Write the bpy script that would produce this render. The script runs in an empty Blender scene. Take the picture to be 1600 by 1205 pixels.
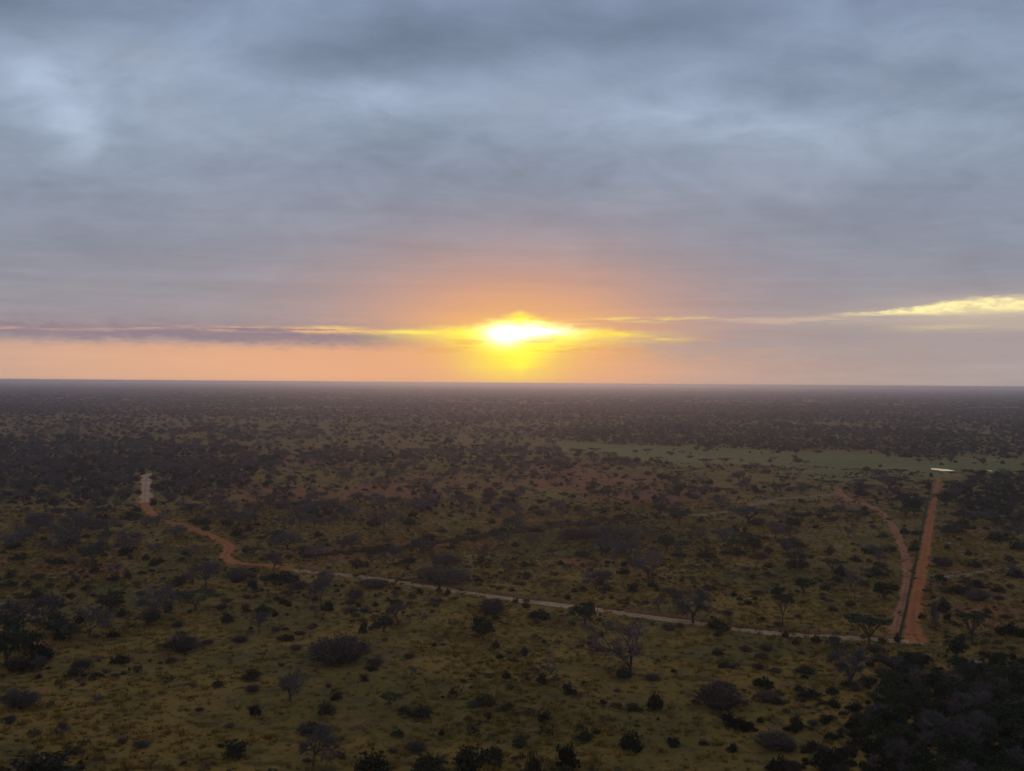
import bpy, math, random
import numpy as np
from mathutils import Matrix, Vector

rng = np.random.default_rng(11)
random.seed(11)
SC = bpy.context.scene
COL = SC.collection
PI = math.pi

# ------------------------------------------------------------------ camera
CAM_H, F, ROLL, PITCH = 60.0, 1570.0, math.radians(0.43), -0.0025
fw = Vector((0, math.cos(PITCH), math.sin(PITCH)))
rt = Vector((math.cos(ROLL), 0, math.sin(ROLL)))
rt = (rt - fw * rt.dot(fw)).normalized()
up = rt.cross(fw).normalized()
cam_data = bpy.data.cameras.new('camera')
cam = bpy.data.objects.new('camera', cam_data)
COL.objects.link(cam)
cam.matrix_world = Matrix(((rt.x, up.x, -fw.x, 0), (rt.y, up.y, -fw.y, 0), (rt.z, up.z, -fw.z, CAM_H), (0, 0, 0, 1)))
cam_data.sensor_width = 36
cam_data.lens = 36 * F / 1600
cam_data.clip_start = 0.5
cam_data.clip_end = 120000
SC.camera = cam

# ------------------------------------------------------------------ render and exposure
SC.render.engine = 'CYCLES'
SC.view_settings.view_transform = 'Standard'
SC.view_settings.look = 'None'
SC.view_settings.exposure = 0.0
SC.view_settings.gamma = 1.0
SC.view_settings.use_curve_mapping = False
cy = SC.cycles
cy.use_denoising = True
cy.max_bounces = 5
cy.diffuse_bounces = 2
cy.glossy_bounces = 2
cy.transmission_bounces = 2
cy.volume_bounces = 1
cy.transparent_max_bounces = 4
cy.use_adaptive_sampling = True
cy.adaptive_threshold = 0.02
cy.sample_clamp_indirect = 3.0

# ------------------------------------------------------------------ sky (world)
SUN_AZ, SUN_EL = math.atan((815 - 800) / F), math.radians(2.9)
world = bpy.data.worlds.new('World')
SC.world = world
world.use_nodes = True
WT = world.node_tree
for n in list(WT.nodes):
    WT.nodes.remove(n)


class X:
    """a value in a node tree, with arithmetic"""
    tree = None

    def __init__(s, sock):
        s.s = sock

    @staticmethod
    def op(kind, *a):
        n = X.tree.nodes.new('ShaderNodeMath')
        n.operation = kind
        for i, v in enumerate(a):
            if isinstance(v, X):
                X.tree.links.new(v.s, n.inputs[i])
            else:
                n.inputs[i].default_value = v
        return X(n.outputs[0])

    def __add__(s, o): return X.op('ADD', s, o)
    __radd__ = __add__
    def __sub__(s, o): return X.op('SUBTRACT', s, o)
    def __rsub__(s, o): return X.op('SUBTRACT', o, s)
    def __mul__(s, o): return X.op('MULTIPLY', s, o)
    __rmul__ = __mul__
    def __truediv__(s, o): return X.op('DIVIDE', s, o)


def smooth(v, a, b):
    n = X.tree.nodes.new('ShaderNodeMapRange')
    n.interpolation_type = 'SMOOTHSTEP'
    X.tree.links.new(v.s, n.inputs[0])
    n.inputs[1].default_value = min(a, b)
    n.inputs[2].default_value = max(a, b)
    n.inputs[3].default_value = 0 if a < b else 1
    n.inputs[4].default_value = 1 if a < b else 0
    return X(n.outputs[0])


def gauss(*terms):
    """exp(-sum(((v-c)/w)^2))"""
    t = None
    for v, c, w in terms:
        d = (v - c) * (1.0 / w)
        d = d * d
        t = d if t is None else t + d
    return X.op('POWER', 2.71828, t * -1.0)


def vec(x, y, z=0.0):
    n = X.tree.nodes.new('ShaderNodeCombineXYZ')
    for i, v in enumerate((x, y, z)):
        if isinstance(v, X):
            X.tree.links.new(v.s, n.inputs[i])
        else:
            n.inputs[i].default_value = v
    return n.outputs[0]


def noise(v, scale, detail=4, rough=0.55, dist=0.0, color=False):
    n = X.tree.nodes.new('ShaderNodeTexNoise')
    X.tree.links.new(v, n.inputs['Vector'])
    n.inputs['Scale'].default_value = scale
    n.inputs['Detail'].default_value = detail
    n.inputs['Roughness'].default_value = rough
    n.inputs['Distortion'].default_value = dist
    return n.outputs['Color'] if color else X(n.outputs[0])


def mixc(f, a, b, mode='MIX'):
    n = X.tree.nodes.new('ShaderNodeMix')
    n.data_type = 'RGBA'
    n.blend_type = mode
    n.clamp_factor = False
    for sock, v in ((n.inputs[0], f), (n.inputs[6], a), (n.inputs[7], b)):
        if isinstance(v, X):
            X.tree.links.new(v.s, sock)
        elif isinstance(v, bpy.types.NodeSocket):
            X.tree.links.new(v, sock)
        elif isinstance(v, (tuple, list)):
            sock.default_value = (*v[:3], 1)
        else:
            sock.default_value = v
    return n.outputs[2]


def srgb(r, g, b):
    f = lambda c: (c / 255) / 12.92 if c <= 10 else (((c / 255) + 0.055) / 1.055) ** 2.4
    return (f(r), f(g), f(b))


X.tree = WT
tc = WT.nodes.new('ShaderNodeTexCoord')
sep = WT.nodes.new('ShaderNodeSeparateXYZ')
WT.links.new(tc.outputs['Generated'], sep.inputs[0])
dx, dy, dz = X(sep.outputs[0]), X(sep.outputs[1]), X(sep.outputs[2])
AZ = X.op('ARCTAN2', dx, dy)
EL = X.op('ARCSINE', X.op('MINIMUM', X.op('MAXIMUM', dz, -1.0), 1.0))
elp = X.op('MAXIMUM', EL, 0.0)


def A_(px): return math.atan((px - 800) / F)
def E_(py, px=800): return math.atan((601.0 + 12 * (px - 800) / 1600 - py) / F * math.cos(A_(px)))


# cloud deck: noise on a flat layer seen in perspective
inv = X.op('DIVIDE', 1.0, X.op('MAXIMUM', dz, 0.0) + 0.34)
px_, py_ = dx * inv, dy * inv
deck = vec(px_, py_, 3.7)
n_big = noise(deck, 3.0, 3, 0.5, 0.5)
n_mid = noise(vec(px_ * 0.8, py_, 9.1), 8.5, 5, 0.54, 0.6)
n_fine = noise(vec(px_ * 0.6, py_, 1.3), 24.0, 5, 0.62, 0.4)
# horizontal streaks low on the sky
n_str = noise(vec(AZ * 3.2, EL * 46.0, 2.0), 1.6, 5, 0.6, 0.3)
n_str2 = noise(vec(AZ * 7.0, EL * 90.0, 7.0), 1.7, 4, 0.6, 0.2)
n_edge = noise(vec(AZ * 15.0, EL * 62.0, 5.0), 2.2, 6, 0.68)
n_puff = noise(vec(AZ * 30.0, EL * 85.0, 8.0), 1.8, 5, 0.65)

# clear sky behind the clouds
sky = WT.nodes.new('ShaderNodeTexSky')
sky.sky_type = 'NISHITA'
sky.sun_disc = False
sky.sun_elevation = SUN_EL
sky.sun_rotation = SUN_AZ
sky.altitude = 900
sky.air_density = 1.6
sky.dust_density = 2.5
clear = mixc(1.0, sky.outputs[0], (0.06, 0.06, 0.06), 'MULTIPLY')

# base colour of the cloud layer with height
ramp = WT.nodes.new('ShaderNodeValToRGB')
cr = ramp.color_ramp
stops = [(0.0, srgb(170, 159, 156)), (0.045, srgb(163, 153, 155)), (0.075, srgb(152, 149, 157)), (0.13, srgb(142, 149, 164)), (0.21, srgb(140, 153, 172)),
         (0.30, srgb(141, 156, 179)), (0.42, srgb(127, 143, 170)), (0.8, srgb(126, 141, 166)), (1.0, srgb(130, 143, 166))]
while len(cr.elements) < len(stops):
    cr.elements.new(0.5)
for e, (p, c) in zip(cr.elements, stops):
    e.position = p
    e.color = (*c, 1)
WT.links.new(elp.s, ramp.inputs[0])
col = ramp.outputs[0]
# light and dark billows
high = smooth(EL, 0.07, 0.24)
bil = (n_big - 0.5) * 1.0 + (n_mid - 0.5) * 0.85 + (n_fine - 0.5) * 0.28
lum = 1.0 + bil * (0.16 + 0.50 * high)
lum = lum + (n_str - 0.5) * 0.34 * (1.0 - high * 0.85)
# named patches: pale openings top left, a dark roll at the top, pale roll mid right
for px, py, wx, wy, amp in ((45, 122, 48, 30, 0.50), (122, 206, 42, 30, 0.44), (70, 170, 110, 80, 0.16), (300, 130, 200, 60, 0.10), (450, 96, 150, 30, -0.16), (650, 70, 190, 46, -0.20), (980, 45, 240, 50, -0.20), (560, 150, 90, 20, 0.14), (340, 60, 90, 45, 0.08),
                            (1100, 185, 150, 30, 0.24), (1250, 205, 200, 34, 0.10), (870, 105, 60, 24, 0.14), (600, 155, 130, 35, 0.12), (1450, 130, 180, 50, -0.08), (20, 20, 140, 40, -0.22),
                            (1300, 330, 220, 26, -0.06), (900, 345, 240, 22, -0.07), (500, 390, 300, 20, -0.05), (1400, 225, 200, 30, 0.10)):
    lum = lum + gauss((AZ, A_(px), wx / F), (EL, E_(py, px), wy / F)) * (amp * 0.8 + amp * 0.8 * 2.0 * (n_mid - 0.3))
lum = X.op('MAXIMUM', lum, 0.3)
lc = WT.nodes.new('ShaderNodeCombineColor')
for i, k in enumerate((1.04, 1.0, 0.95)):
    WT.links.new(X.op('POWER', lum, k).s, lc.inputs[i])
col = mixc(1.0, col, lc.outputs[0], 'MULTIPLY')

dA = AZ - SUN_AZ
# the warm band along the horizon, strongest to the left of the sun
warm = smooth(EL, 0.043, 0.030) * X.op('MAXIMUM', gauss((AZ, A_(500), 0.37)), gauss((AZ, A_(790), 0.19))) * (0.85 + 0.3 * n_str)
col = mixc(X.op('MINIMUM', warm * 0.92, 1.0), col, srgb(240, 180, 136))
# reddish light on the deck round the sun
red = gauss((AZ, SUN_AZ - 0.005, 0.155), (EL, 0.055, 0.066)) * (0.7 + 0.6 * n_str)
col = mixc(red * 0.85, col, srgb(246, 172, 120))
red2 = gauss((AZ, SUN_AZ, 0.34), (EL, 0.06, 0.12)) * 0.22
col = mixc(red2, col, srgb(196, 146, 134))

# long grey bank left of the sun, with thin bright slots over it
n_wave = noise(vec(AZ * 5.0, 0.0, 3.0), 1.6, 3, 0.55)


def bank(x0, x1, yc, h, soft=0.35):
    e = (n_edge - 0.5) * (h * 2.2 / F) + (n_puff - 0.5) * (h * 1.8 / F) + (n_wave - 0.5) * (9.0 / F)
    c = EL + e - E_(yc)
    v = gauss((c, 0.0, h / F))
    return v * smooth(AZ, A_(x0) - 0.02, A_(x0) + 0.05) * smooth(AZ, A_(x1) + 0.06, A_(x1) - 0.06)


def slot(x0, x1, y0, y1, h, ex=0.03):
    """thin bright gap running from (x0,y0) to (x1,y1)"""
    k = (E_(y1, x1) - E_(y0, x0)) / (A_(x1) - A_(x0))
    line = (AZ - A_(x0)) * k + E_(y0, x0)
    c = EL - line + (n_wave - 0.5) * (16.0 / F) + (n_edge - 0.5) * (h * 1.4 / F) + (n_puff - 0.5) * (h * 1.6 / F)
    v = gauss((c, 0.0, h / F))
    return v * smooth(AZ, A_(x0) - ex, A_(x0) + ex) * smooth(AZ, A_(x1) + ex, A_(x1) - ex) * smooth(n_str2, 0.38, 0.58)


col = mixc(bank(-900, 640, 530, 14) * 0.95, col, srgb(146, 129, 139))
col = mixc(bank(960, 2400, 548, 16) * 0.55, col, srgb(166, 154, 152))
col = mixc(bank(1250, 1500, 517, 9) * 0.5, col, srgb(164, 152, 150))
col = mixc(bank(-400, 90, 492, 4) * 0.35, col, srgb(135, 132, 148))
for args, amp, c in (((330, 620, 516, 519, 4.0), 0.9, srgb(250, 190, 130)), ((-300, 330, 519, 514, 3.0), 0.5, srgb(226, 176, 150)),
                     ((480, 580, 517, 517, 4.5, 0.015), 0.9, srgb(255, 208, 130)), ((600, 830, 521, 521, 3.5), 1.0, srgb(255, 236, 120)),
                     ((880, 1085, 507, 501, 3.4), 1.0, srgb(255, 232, 120)), ((880, 1060, 522, 531, 3.6), 0.85, srgb(255, 226, 90)),
                     ((1080, 1330, 503, 500, 3.0), 0.35, srgb(235, 200, 160)), ((1150, 1340, 508, 503, 3.0), 0.4, srgb(226, 196, 160)), ((1400, 2000, 516, 512, 4.0), 0.5, srgb(214, 196, 150))):
    col = mixc(slot(*args) * amp, col, c)

# the glow of the sun behind the gap: a lens of light, sharp along the cloud edge above, soft below
ad = X.op('ABSOLUTE', AZ - A_(812))
wob = (n_edge - 0.5) * 0.013 + (n_str2 - 0.5) * 0.008 + (n_puff - 0.5) * 0.006
fall = X.op('POWER', 2.71828, X.op('POWER', ad * (1.0 / 0.041), 1.2) * -1.0)
top = EL + wob - (E_(523) + fall * (29.0 / F))
bot = EL + wob - (E_(522) - fall * (50.0 / F))
lens = smooth(top, 0.0065, -0.0055) * smooth(bot, -0.016, 0.010) * smooth(ad, 0.20, 0.03)
g1 = gauss((AZ, A_(812), 0.098), (EL, E_(534), 0.034)) * (0.62 + 0.7 * n_str2)
col = mixc(X.op('MINIMUM', g1 * 0.72, 1.0), col, (1.02, 0.55, 0.13))
g0 = gauss((AZ, A_(798), 0.046), (EL, E_(562), 0.023)) * (0.75 + 0.5 * n_str2)
col = mixc(X.op('MINIMUM', g0 * 0.72, 1.0), col, (1.1, 0.95, 0.055))
col = mixc(X.op('MINIMUM', lens * (0.50 + 0.85 * n_str2), 1.0), col, (1.20, 1.02, 0.085))
# thin grey shreds crossing the glow
shred = smooth(n_str2 * 0.6 + n_edge * 0.4, 0.50, 0.60) * gauss((AZ, A_(860), 0.20), (EL, E_(541), 0.012))
col = mixc(shred * 0.6, col, srgb(226, 160, 96))
e2 = (n_edge - 0.5) * 0.012 + (n_puff - 0.5) * 0.006
g3 = gauss((AZ, A_(828), 0.034), (EL + e2, E_(520), 0.0060))
g4 = gauss((AZ, A_(788), 0.016), (EL + e2 * 0.5, E_(527), 0.0088))
core = X.op('MINIMUM', (g3 + g4) * 1.15, 1.0)
col = mixc(core, col, (1.9, 1.75, 1.25))

# the bright opening low in the north-east, right of the sun: clear sky through the cloud
x0, x1 = 1318, 2050
k = 0.022 / (A_(1500) - A_(1330))
line = E_(496, 1330) + 0.0075 * smooth(AZ, A_(1280), A_(1560))
half = 0.0012 + 0.0054 * smooth(AZ, A_(1330), A_(1540))
rough_ = (n_edge - 0.5) * 0.0070 + (n_puff - 0.5) * 0.0050 + (n_str2 - 0.5) * 0.005
c = X.op('ABSOLUTE', EL - line + rough_) / half
veil_ = smooth(n_puff * 0.55 + n_edge * 0.45, 0.60, 0.44)
opening = smooth(c, 1.6, 0.35) * (0.45 + 0.55 * veil_) * smooth(AZ, A_(1270), A_(1420)) * smooth(AZ, A_(2300), A_(1900))
halo = gauss((AZ, A_(1580), 0.13), (EL, E_(490, 1600), 0.016)) * (0.6 + 0.8 * n_str)
col = mixc(X.op('MINIMUM', halo * 0.45, 1.0), col, srgb(230, 204, 168))
col = mixc(opening * (0.75 + 0.4 * n_str2), col, (1.12, 0.95, 0.44))

# a little of the clear sky shows through the thin places of the deck
thin = smooth(n_big, 0.55, 0.8) * smooth(EL, 0.10, 0.3) * 0.18
col = mixc(thin, col, clear)
# below the horizon the dome closes with the dull earth tone
col = mixc(smooth(EL, -0.004, -0.03), col, (0.06, 0.05, 0.045))
bg = WT.nodes.new('ShaderNodeBackground')
WT.links.new(col, bg.inputs[0])
bg.inputs[1].default_value = 1.0
wo = WT.nodes.new('ShaderNodeOutputWorld')
WT.links.new(bg.outputs[0], wo.inputs[0])
world.cycles.sampling_method = 'MANUAL'
world.cycles.sample_map_resolution = 2048

# ------------------------------------------------------------------ sun, dimmed and spread by the cloud gap
sl = bpy.data.lights.new('sun', 'SUN')
sl.energy = 0.3
sl.angle = math.radians(10)
sl.color = (1.0, 0.52, 0.26)
sun = bpy.data.objects.new('sun', sl)
COL.objects.link(sun)
sd = Vector((math.sin(SUN_AZ) * math.cos(SUN_EL), math.cos(SUN_AZ) * math.cos(SUN_EL), math.sin(SUN_EL)))
sun.rotation_euler = sd.to_track_quat('Z', 'Y').to_euler()
sun.location = (0, 300, 200)


# ------------------------------------------------------------------ terrain and projection helpers
def sstep(v, a, b):
    t = np.clip((v - a) / (b - a), 0, 1)
    return t * t * (3 - 2 * t)


_ph = np.random.default_rng(5).uniform(0, 6.28, (12, 2))
_dr = np.random.default_rng(6).uniform(0, 6.28, 12)
_wl = [310, 240, 190, 150, 120, 95, 80, 420, 600, 900, 70, 62]
_am = [.35, .3, .25, .2, .15, .10, .06, .5, .6, .8, .05, .04]


def hgt(x, y):
    x = np.asarray(x, float)
    y = np.asarray(y, float)
    z = np.zeros_like(x)
    for (p, q), d, w, a in zip(_ph, _dr, _wl, _am):
        z = z + a * np.sin((x * math.cos(d) + y * math.sin(d)) * 6.283 / w + p)
    r = np.hypot(x, y)
    z = z * sstep(r, 60, 260) * (1 - sstep(r, 3000, 9000)) * 0.7
    az = np.degrees(np.arctan2(x, y))
    main = 58.4 - 0.585 * r
    fl = sstep(az, 15.5, 25.0) * (1 - sstep(az, 75, 120))
    flank = (0.124 * (222 - r)) * fl
    hill = np.maximum(main, flank)
    hill = np.where(r < 230, np.log1p(np.exp(np.clip(hill, -30, 80) * 0.9)) / 0.9, 0) - np.where(r < 230, 0, 0)
    hill = np.where((hill < 0.02), 0, hill)
    return z + hill * (1 - sstep(r, 205, 232))


def ray(px, py):
    return (fw + rt * ((px - 800) / F) - up * ((py - 602.5) / F)).normalized()


def at(px, py):
    """ground point seen at pixel (px,py) of the 1600 px photograph"""
    d = ray(px, py)
    t = CAM_H / max(-d.z, 1e-4)
    for _ in range(6):
        x, y = d.x * t, d.y * t
        t = (CAM_H - float(hgt(x, y))) / max(-d.z, 1e-4)
    return d.x * t, d.y * t


def proj(x, y, z):
    """photograph pixel of a world point (vectorised)"""
    vx, vy, vz = x, y, z - CAM_H
    dpt = vx * fw.x + vy * fw.y + vz * fw.z
    u = vx * rt.x + vy * rt.y + vz * rt.z
    v = vx * up.x + vy * up.y + vz * up.z
    return 800 + F * u / dpt, 602.5 - F * v / dpt


def inpoly(px, py, poly):
    inside = np.zeros(np.shape(px), bool)
    j = len(poly) - 1
    for i in range(len(poly)):
        xi, yi = poly[i]
        xj, yj = poly[j]
        c = ((yi > py) != (yj > py)) & (px < (xj - xi) * (py - yi) / (yj - yi + 1e-9) + xi)
        inside ^= c
        j = i
    return inside


def vnoise(x, y, s, seed=0):
    """smooth value noise 0..1"""
    g = np.random.default_rng(seed).random((256, 256))
    u, v = x / s, y / s
    i, j = np.floor(u).astype(int), np.floor(v).astype(int)
    a, b = u - i, v - j
    a, b = a * a * (3 - 2 * a), b * b * (3 - 2 * b)
    i0, i1, j0, j1 = i % 256, (i + 1) % 256, j % 256, (j + 1) % 256
    return (g[i0, j0] * (1 - a) + g[i1, j0] * a) * (1 - b) + (g[i0, j1] * (1 - a) + g[i1, j1] * a) * b


FIELD = [(850, 692), (900, 693), (1020, 697), (1180, 702), (1330, 708), (1480, 712), (1620, 716), (1620, 734), (1500, 737), (1440, 756), (1330, 751), (1200, 737), (1080, 724), (950, 714), (860, 704)]
STRIP = [(560, 668), (700, 676), (850, 684), (850, 692), (700, 686), (560, 676)]
FOREST = [(840, 668), (1000, 664), (1200, 668), (1420, 672), (1600, 690), (1600, 712), (1480, 710), (1330, 705), (1180, 700), (1020, 695), (860, 690)]
def inzone(px, py, x, y, poly, k=1.0):
    wx = (vnoise(x, y, 45, 41) - 0.5) * 110 + (vnoise(x, y, 14, 42) - 0.5) * 50
    wy = (vnoise(x, y, 60, 43) - 0.5) * 30 + (vnoise(x, y, 16, 44) - 0.5) * 12
    f = np.clip((py - 640) / 110, 0.15, 1.2) * k
    return inpoly(px + wx * f, py + wy * f, poly)


LWOOD = [(-60, 690), (200, 688), (360, 705), (420, 740), (330, 790), (180, 800), (60, 800), (-60, 810)]
RWOOD = [(1480, 742), (1640, 742), (1640, 830), (1560, 822), (1480, 812), (1470, 780)]
REDS = [(560, 860, 120, 7), (760, 846, 90, 7), (480, 882, 60, 7), (80, 696, 70, 12), (300, 700, 60, 12), (420, 770, 120, 22), (640, 770, 160, 26), (900, 750, 150, 26), (700, 850, 140, 10), (1060, 770, 160, 20), (1320, 780, 60, 12),
        (1540, 835, 70, 9), (1530, 885, 60, 8), (1290, 815, 60, 10), (120, 890, 80, 14), (240, 800, 40, 16), (560, 875, 80, 8), (900, 880, 60, 10), (1000, 900, 60, 8), (1550, 960, 50, 14),
        (520, 720, 200, 14), (180, 860, 90, 12), (800, 800, 90, 14)]
GREENS = [(290, 880, 60, 22), (180, 930, 90, 24), (440, 950, 90, 20), (860, 850, 120, 16), (1010, 825, 60, 14), (1180, 1010, 120, 20), (620, 1080, 160, 30), (1240, 900, 120, 20),
          (820, 1110, 160, 40), (1040, 1120, 140, 50), (450, 1030, 130, 20)]


# ------------------------------------------------------------------ object helpers
def mesh_obj(name, verts, faces, mats, parent=None, mat_idx=None, smooth_=False):
    me = bpy.data.meshes.new(name)
    me.from_pydata(verts, [], faces)
    for m in (mats if isinstance(mats, (list, tuple)) else [mats]):
        me.materials.append(m)
    if mat_idx is not None:
        me.polygons.foreach_set('material_index', mat_idx)
    if smooth_:
        me.polygons.foreach_set('use_smooth', [True] * len(me.polygons))
    me.update()
    o = bpy.data.objects.new(name, me)
    COL.objects.link(o)
    if parent:
        o.parent = parent
    return o


def tag(o, label=None, cat=None, group=None, kind=None):
    for k_, v_ in (('label', label), ('category', cat), ('group', group), ('kind', kind)):
        if v_:
            o[k_] = v_
    return o


def new_mat(name, rough=0.9, spec=0.15):
    m = bpy.data.materials.new(name)
    m.use_nodes = True
    X.tree = m.node_tree
    p = m.node_tree.nodes['Principled BSDF']
    p.inputs['Roughness'].default_value = rough
    p.inputs['Specular IOR Level'].default_value = spec
    return m, p


def foliage_mat(name, a, b, spread=0.35):
    m, p = new_mat(name, 0.75, 0.1)
    t = m.node_tree
    oi = t.nodes.new('ShaderNodeObjectInfo')
    ge = t.nodes.new('ShaderNodeNewGeometry')
    c = mixc(X(oi.outputs['Random']), a, b)
    isl = X(ge.outputs['Random Per Island'])
    lum_ = 1.0 - spread + isl * (2 * spread)
    cc = t.nodes.new('ShaderNodeCombineColor')
    for i in range(3):
        t.links.new(lum_.s, cc.inputs[i])
    c = mixc(1.0, c, cc.outputs[0], 'MULTIPLY')
    t.links.new(c, p.inputs['Base Color'])
    return m


M_dark = foliage_mat('evergreen_leaves', (0.012, 0.017, 0.007), (0.050, 0.046, 0.020), 0.5)
M_green = foliage_mat('tree_leaves', (0.016, 0.026, 0.009), (0.050, 0.052, 0.021), 0.5)
M_acacia = foliage_mat('acacia_leaves', (0.036, 0.046, 0.020), (0.050, 0.052, 0.026))
M_twig = foliage_mat('bare_twigs', (0.085, 0.064, 0.058), (0.135, 0.102, 0.090), 0.3)
M_bark = foliage_mat('bark', (0.060, 0.046, 0.036), (0.085, 0.066, 0.050), 0.1)
M_scrub = foliage_mat('dry_scrub', (0.064, 0.043, 0.037), (0.105, 0.074, 0.054), 0.35)
M_low = foliage_mat('grey_green_shrub', (0.050, 0.044, 0.018), (0.125, 0.085, 0.030), 0.45)
M_grass = foliage_mat('dry_grass', (0.185, 0.102, 0.014), (0.300, 0.160, 0.026), 0.45)
M_grassg = foliage_mat('green_grass', (0.100, 0.088, 0.016), (0.140, 0.108, 0.022), 0.4)


# ------------------------------------------------------------------ ground
def ground_mat():
    m, p = new_mat('savanna_ground', 0.95, 0.05)
    t = m.node_tree
    ge = t.nodes.new('ShaderNodeNewGeometry')
    pos = ge.outputs['Position']
    at_ = t.nodes.new('ShaderNodeAttribute')
    at_.attribute_name = 'zone'
    sp = t.nodes.new('ShaderNodeSeparateColor')
    t.links.new(at_.outputs['Color'], sp.inputs[0])
    zr, zg, zf = X(sp.outputs[0]), X(sp.outputs[1]), X(sp.outputs[2])
    a = noise(pos, 0.011, 5, 0.6, 0.4)
    b = noise(pos, 0.055, 5, 0.6, 0.3)
    c_ = noise(pos, 0.33, 5, 0.65)
    d = noise(pos, 1.4, 4, 0.7)
    e_ = noise(pos, 0.14, 6, 0.68, 0.5)
    straw, olive, soil, bare = (0.255, 0.135, 0.026), (0.142, 0.094, 0.020), (0.27, 0.092, 0.036), (0.27, 0.165, 0.078)
    col_ = mixc(smooth(b + (a - 0.5) * 0.6 + zg * 0.25, 0.40, 0.66), straw, olive)
    col_ = mixc(smooth(a + (b - 0.5) * 0.7 + zr * 0.34 - zg * 0.12, 0.60, 0.80) * 0.85, col_, soil)
    col_ = mixc(smooth(c_ + (b - 0.5) * 0.4, 0.60, 0.78) * 0.35, col_, bare)
    col_ = mixc(smooth(c_ + (e_ - 0.5) * 0.5, 0.52, 0.34) * 0.75, col_, (0.050, 0.038, 0.018))
    col_ = mixc(smooth(e_ + (c_ - 0.5) * 0.5, 0.56, 0.68) * 0.5, col_, (0.24, 0.125, 0.055))
    col_ = mixc(zf * smooth(c_ * 0.5 + e_ * 0.5 + b * 0.3, 0.45, 0.68) * 0.9, col_, mixc(smooth(a, 0.42, 0.62), (0.165, 0.155, 0.042), (0.225, 0.172, 0.056)))
    lum_ = 0.45 + d * 1.05
    cc = t.nodes.new('ShaderNodeCombineColor')
    for i in range(3):
        t.links.new(lum_.s, cc.inputs[i])
    col_ = mixc(1.0, col_, cc.outputs[0], 'MULTIPLY')
    t.links.new(col_, p.inputs['Base Color'])
    bp = t.nodes.new('ShaderNodeBump')
    bp.inputs['Strength'].default_value = 0.8
    bp.inputs['Distance'].default_value = 0.35
    t.links.new((c_ * 0.7 + d * 0.4).s, bp.inputs['Height'])
    t.links.new(bp.outputs[0], p.inputs['Normal'])
    return m


azs = np.concatenate([np.arange(-180, -40, 5.0), np.arange(-40, 40, 0.25), np.arange(40, 180, 5.0)])
rs = [3.0]
while rs[-1] < 40000:
    r_ = rs[-1]
    rs.append(r_ + (4 if r_ < 130 else max(2.0, r_ * 0.0085 if r_ < 1500 else r_ * 0.03)))
rs = np.array(rs)
AA, RR = np.meshgrid(np.radians(azs), rs)
gx, gy = np.sin(AA) * RR, np.cos(AA) * RR
gz = hgt(gx, gy)
na, nr = len(azs), len(rs)
gverts = np.stack([gx, gy, gz], -1).reshape(-1, 3)
ii, jj = np.meshgrid(np.arange(nr - 1), np.arange(na), indexing='ij')
j2 = (jj + 1) % na
gf = np.stack([ii * na + jj, (ii + 1) * na + jj, (ii + 1) * na + j2, ii * na + j2], -1).reshape(-1, 4)
apex = len(gverts)
gverts = np.vstack([gverts, [[0, 0, float(hgt(0.0, 0.0))]]])
gfaces = gf[:, ::-1].tolist() + [[apex, (j + 1) % na, j] for j in range(na)]
ground = mesh_obj('ground', gverts.tolist(), gfaces, ground_mat(), smooth_=True)
tag(ground, 'flat savanna plain of dry grass and red earth reaching to the horizon', None, None, 'structure')


def zones(x, y, z):
    """red soil, green grass and clearing shares at ground points"""
    ok = y > 30
    px, py = proj(np.where(ok, x, 0), np.where(ok, y, 100.0), z)
    wob = (vnoise(x, y, 40, 3) - 0.5) * 14 * np.clip(py - 640, 0, 400) / 200
    zr = np.zeros_like(px)
    zg = np.zeros_like(px)
    for cx, cy_, wx, wy in REDS:
        zr = np.maximum(zr, np.exp(-((px - cx) / wx) ** 2 - ((py + wob - cy_) / wy) ** 2))
    for cx, cy_, wx, wy in GREENS:
        zg = np.maximum(zg, np.exp(-((px - cx) / wx) ** 2 - ((py + wob - cy_) / wy) ** 2))
    zf = (inzone(px, py, x, y, FIELD, 0.6)).astype(float)
    return zr * ok, zg * ok, zf * ok


zr, zg, zf = zones(gverts[:, 0], gverts[:, 1], gverts[:, 2])
ca = ground.data.color_attributes.new('zone', 'FLOAT_COLOR', 'POINT')
ca.data.foreach_set('color', np.stack([zr, zg, zf, np.ones_like(zr)], -1).astype(np.float32).ravel())


# ------------------------------------------------------------------ tracks
def spline(pts, step):
    p = np.array(pts, float)
    out = []
    q = np.vstack([2 * p[0] - p[1], p, 2 * p[-1] - p[-2]])
    for i in range(1, len(q) - 2):
        n = max(2, int(np.linalg.norm(q[i + 1] - q[i]) / step))
        for t in np.linspace(0, 1, n, endpoint=False):
            out.append(0.5 * ((2 * q[i]) + (q[i + 1] - q[i - 1]) * t + (2 * q[i - 1] - 5 * q[i] + 4 * q[i + 1] - q[i + 2]) * t ** 2 + (3 * q[i] - q[i - 1] - 3 * q[i + 1] + q[i + 2]) * t ** 3))
    out.append(p[-1])
    return np.array(out)


ROADS = []


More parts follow.
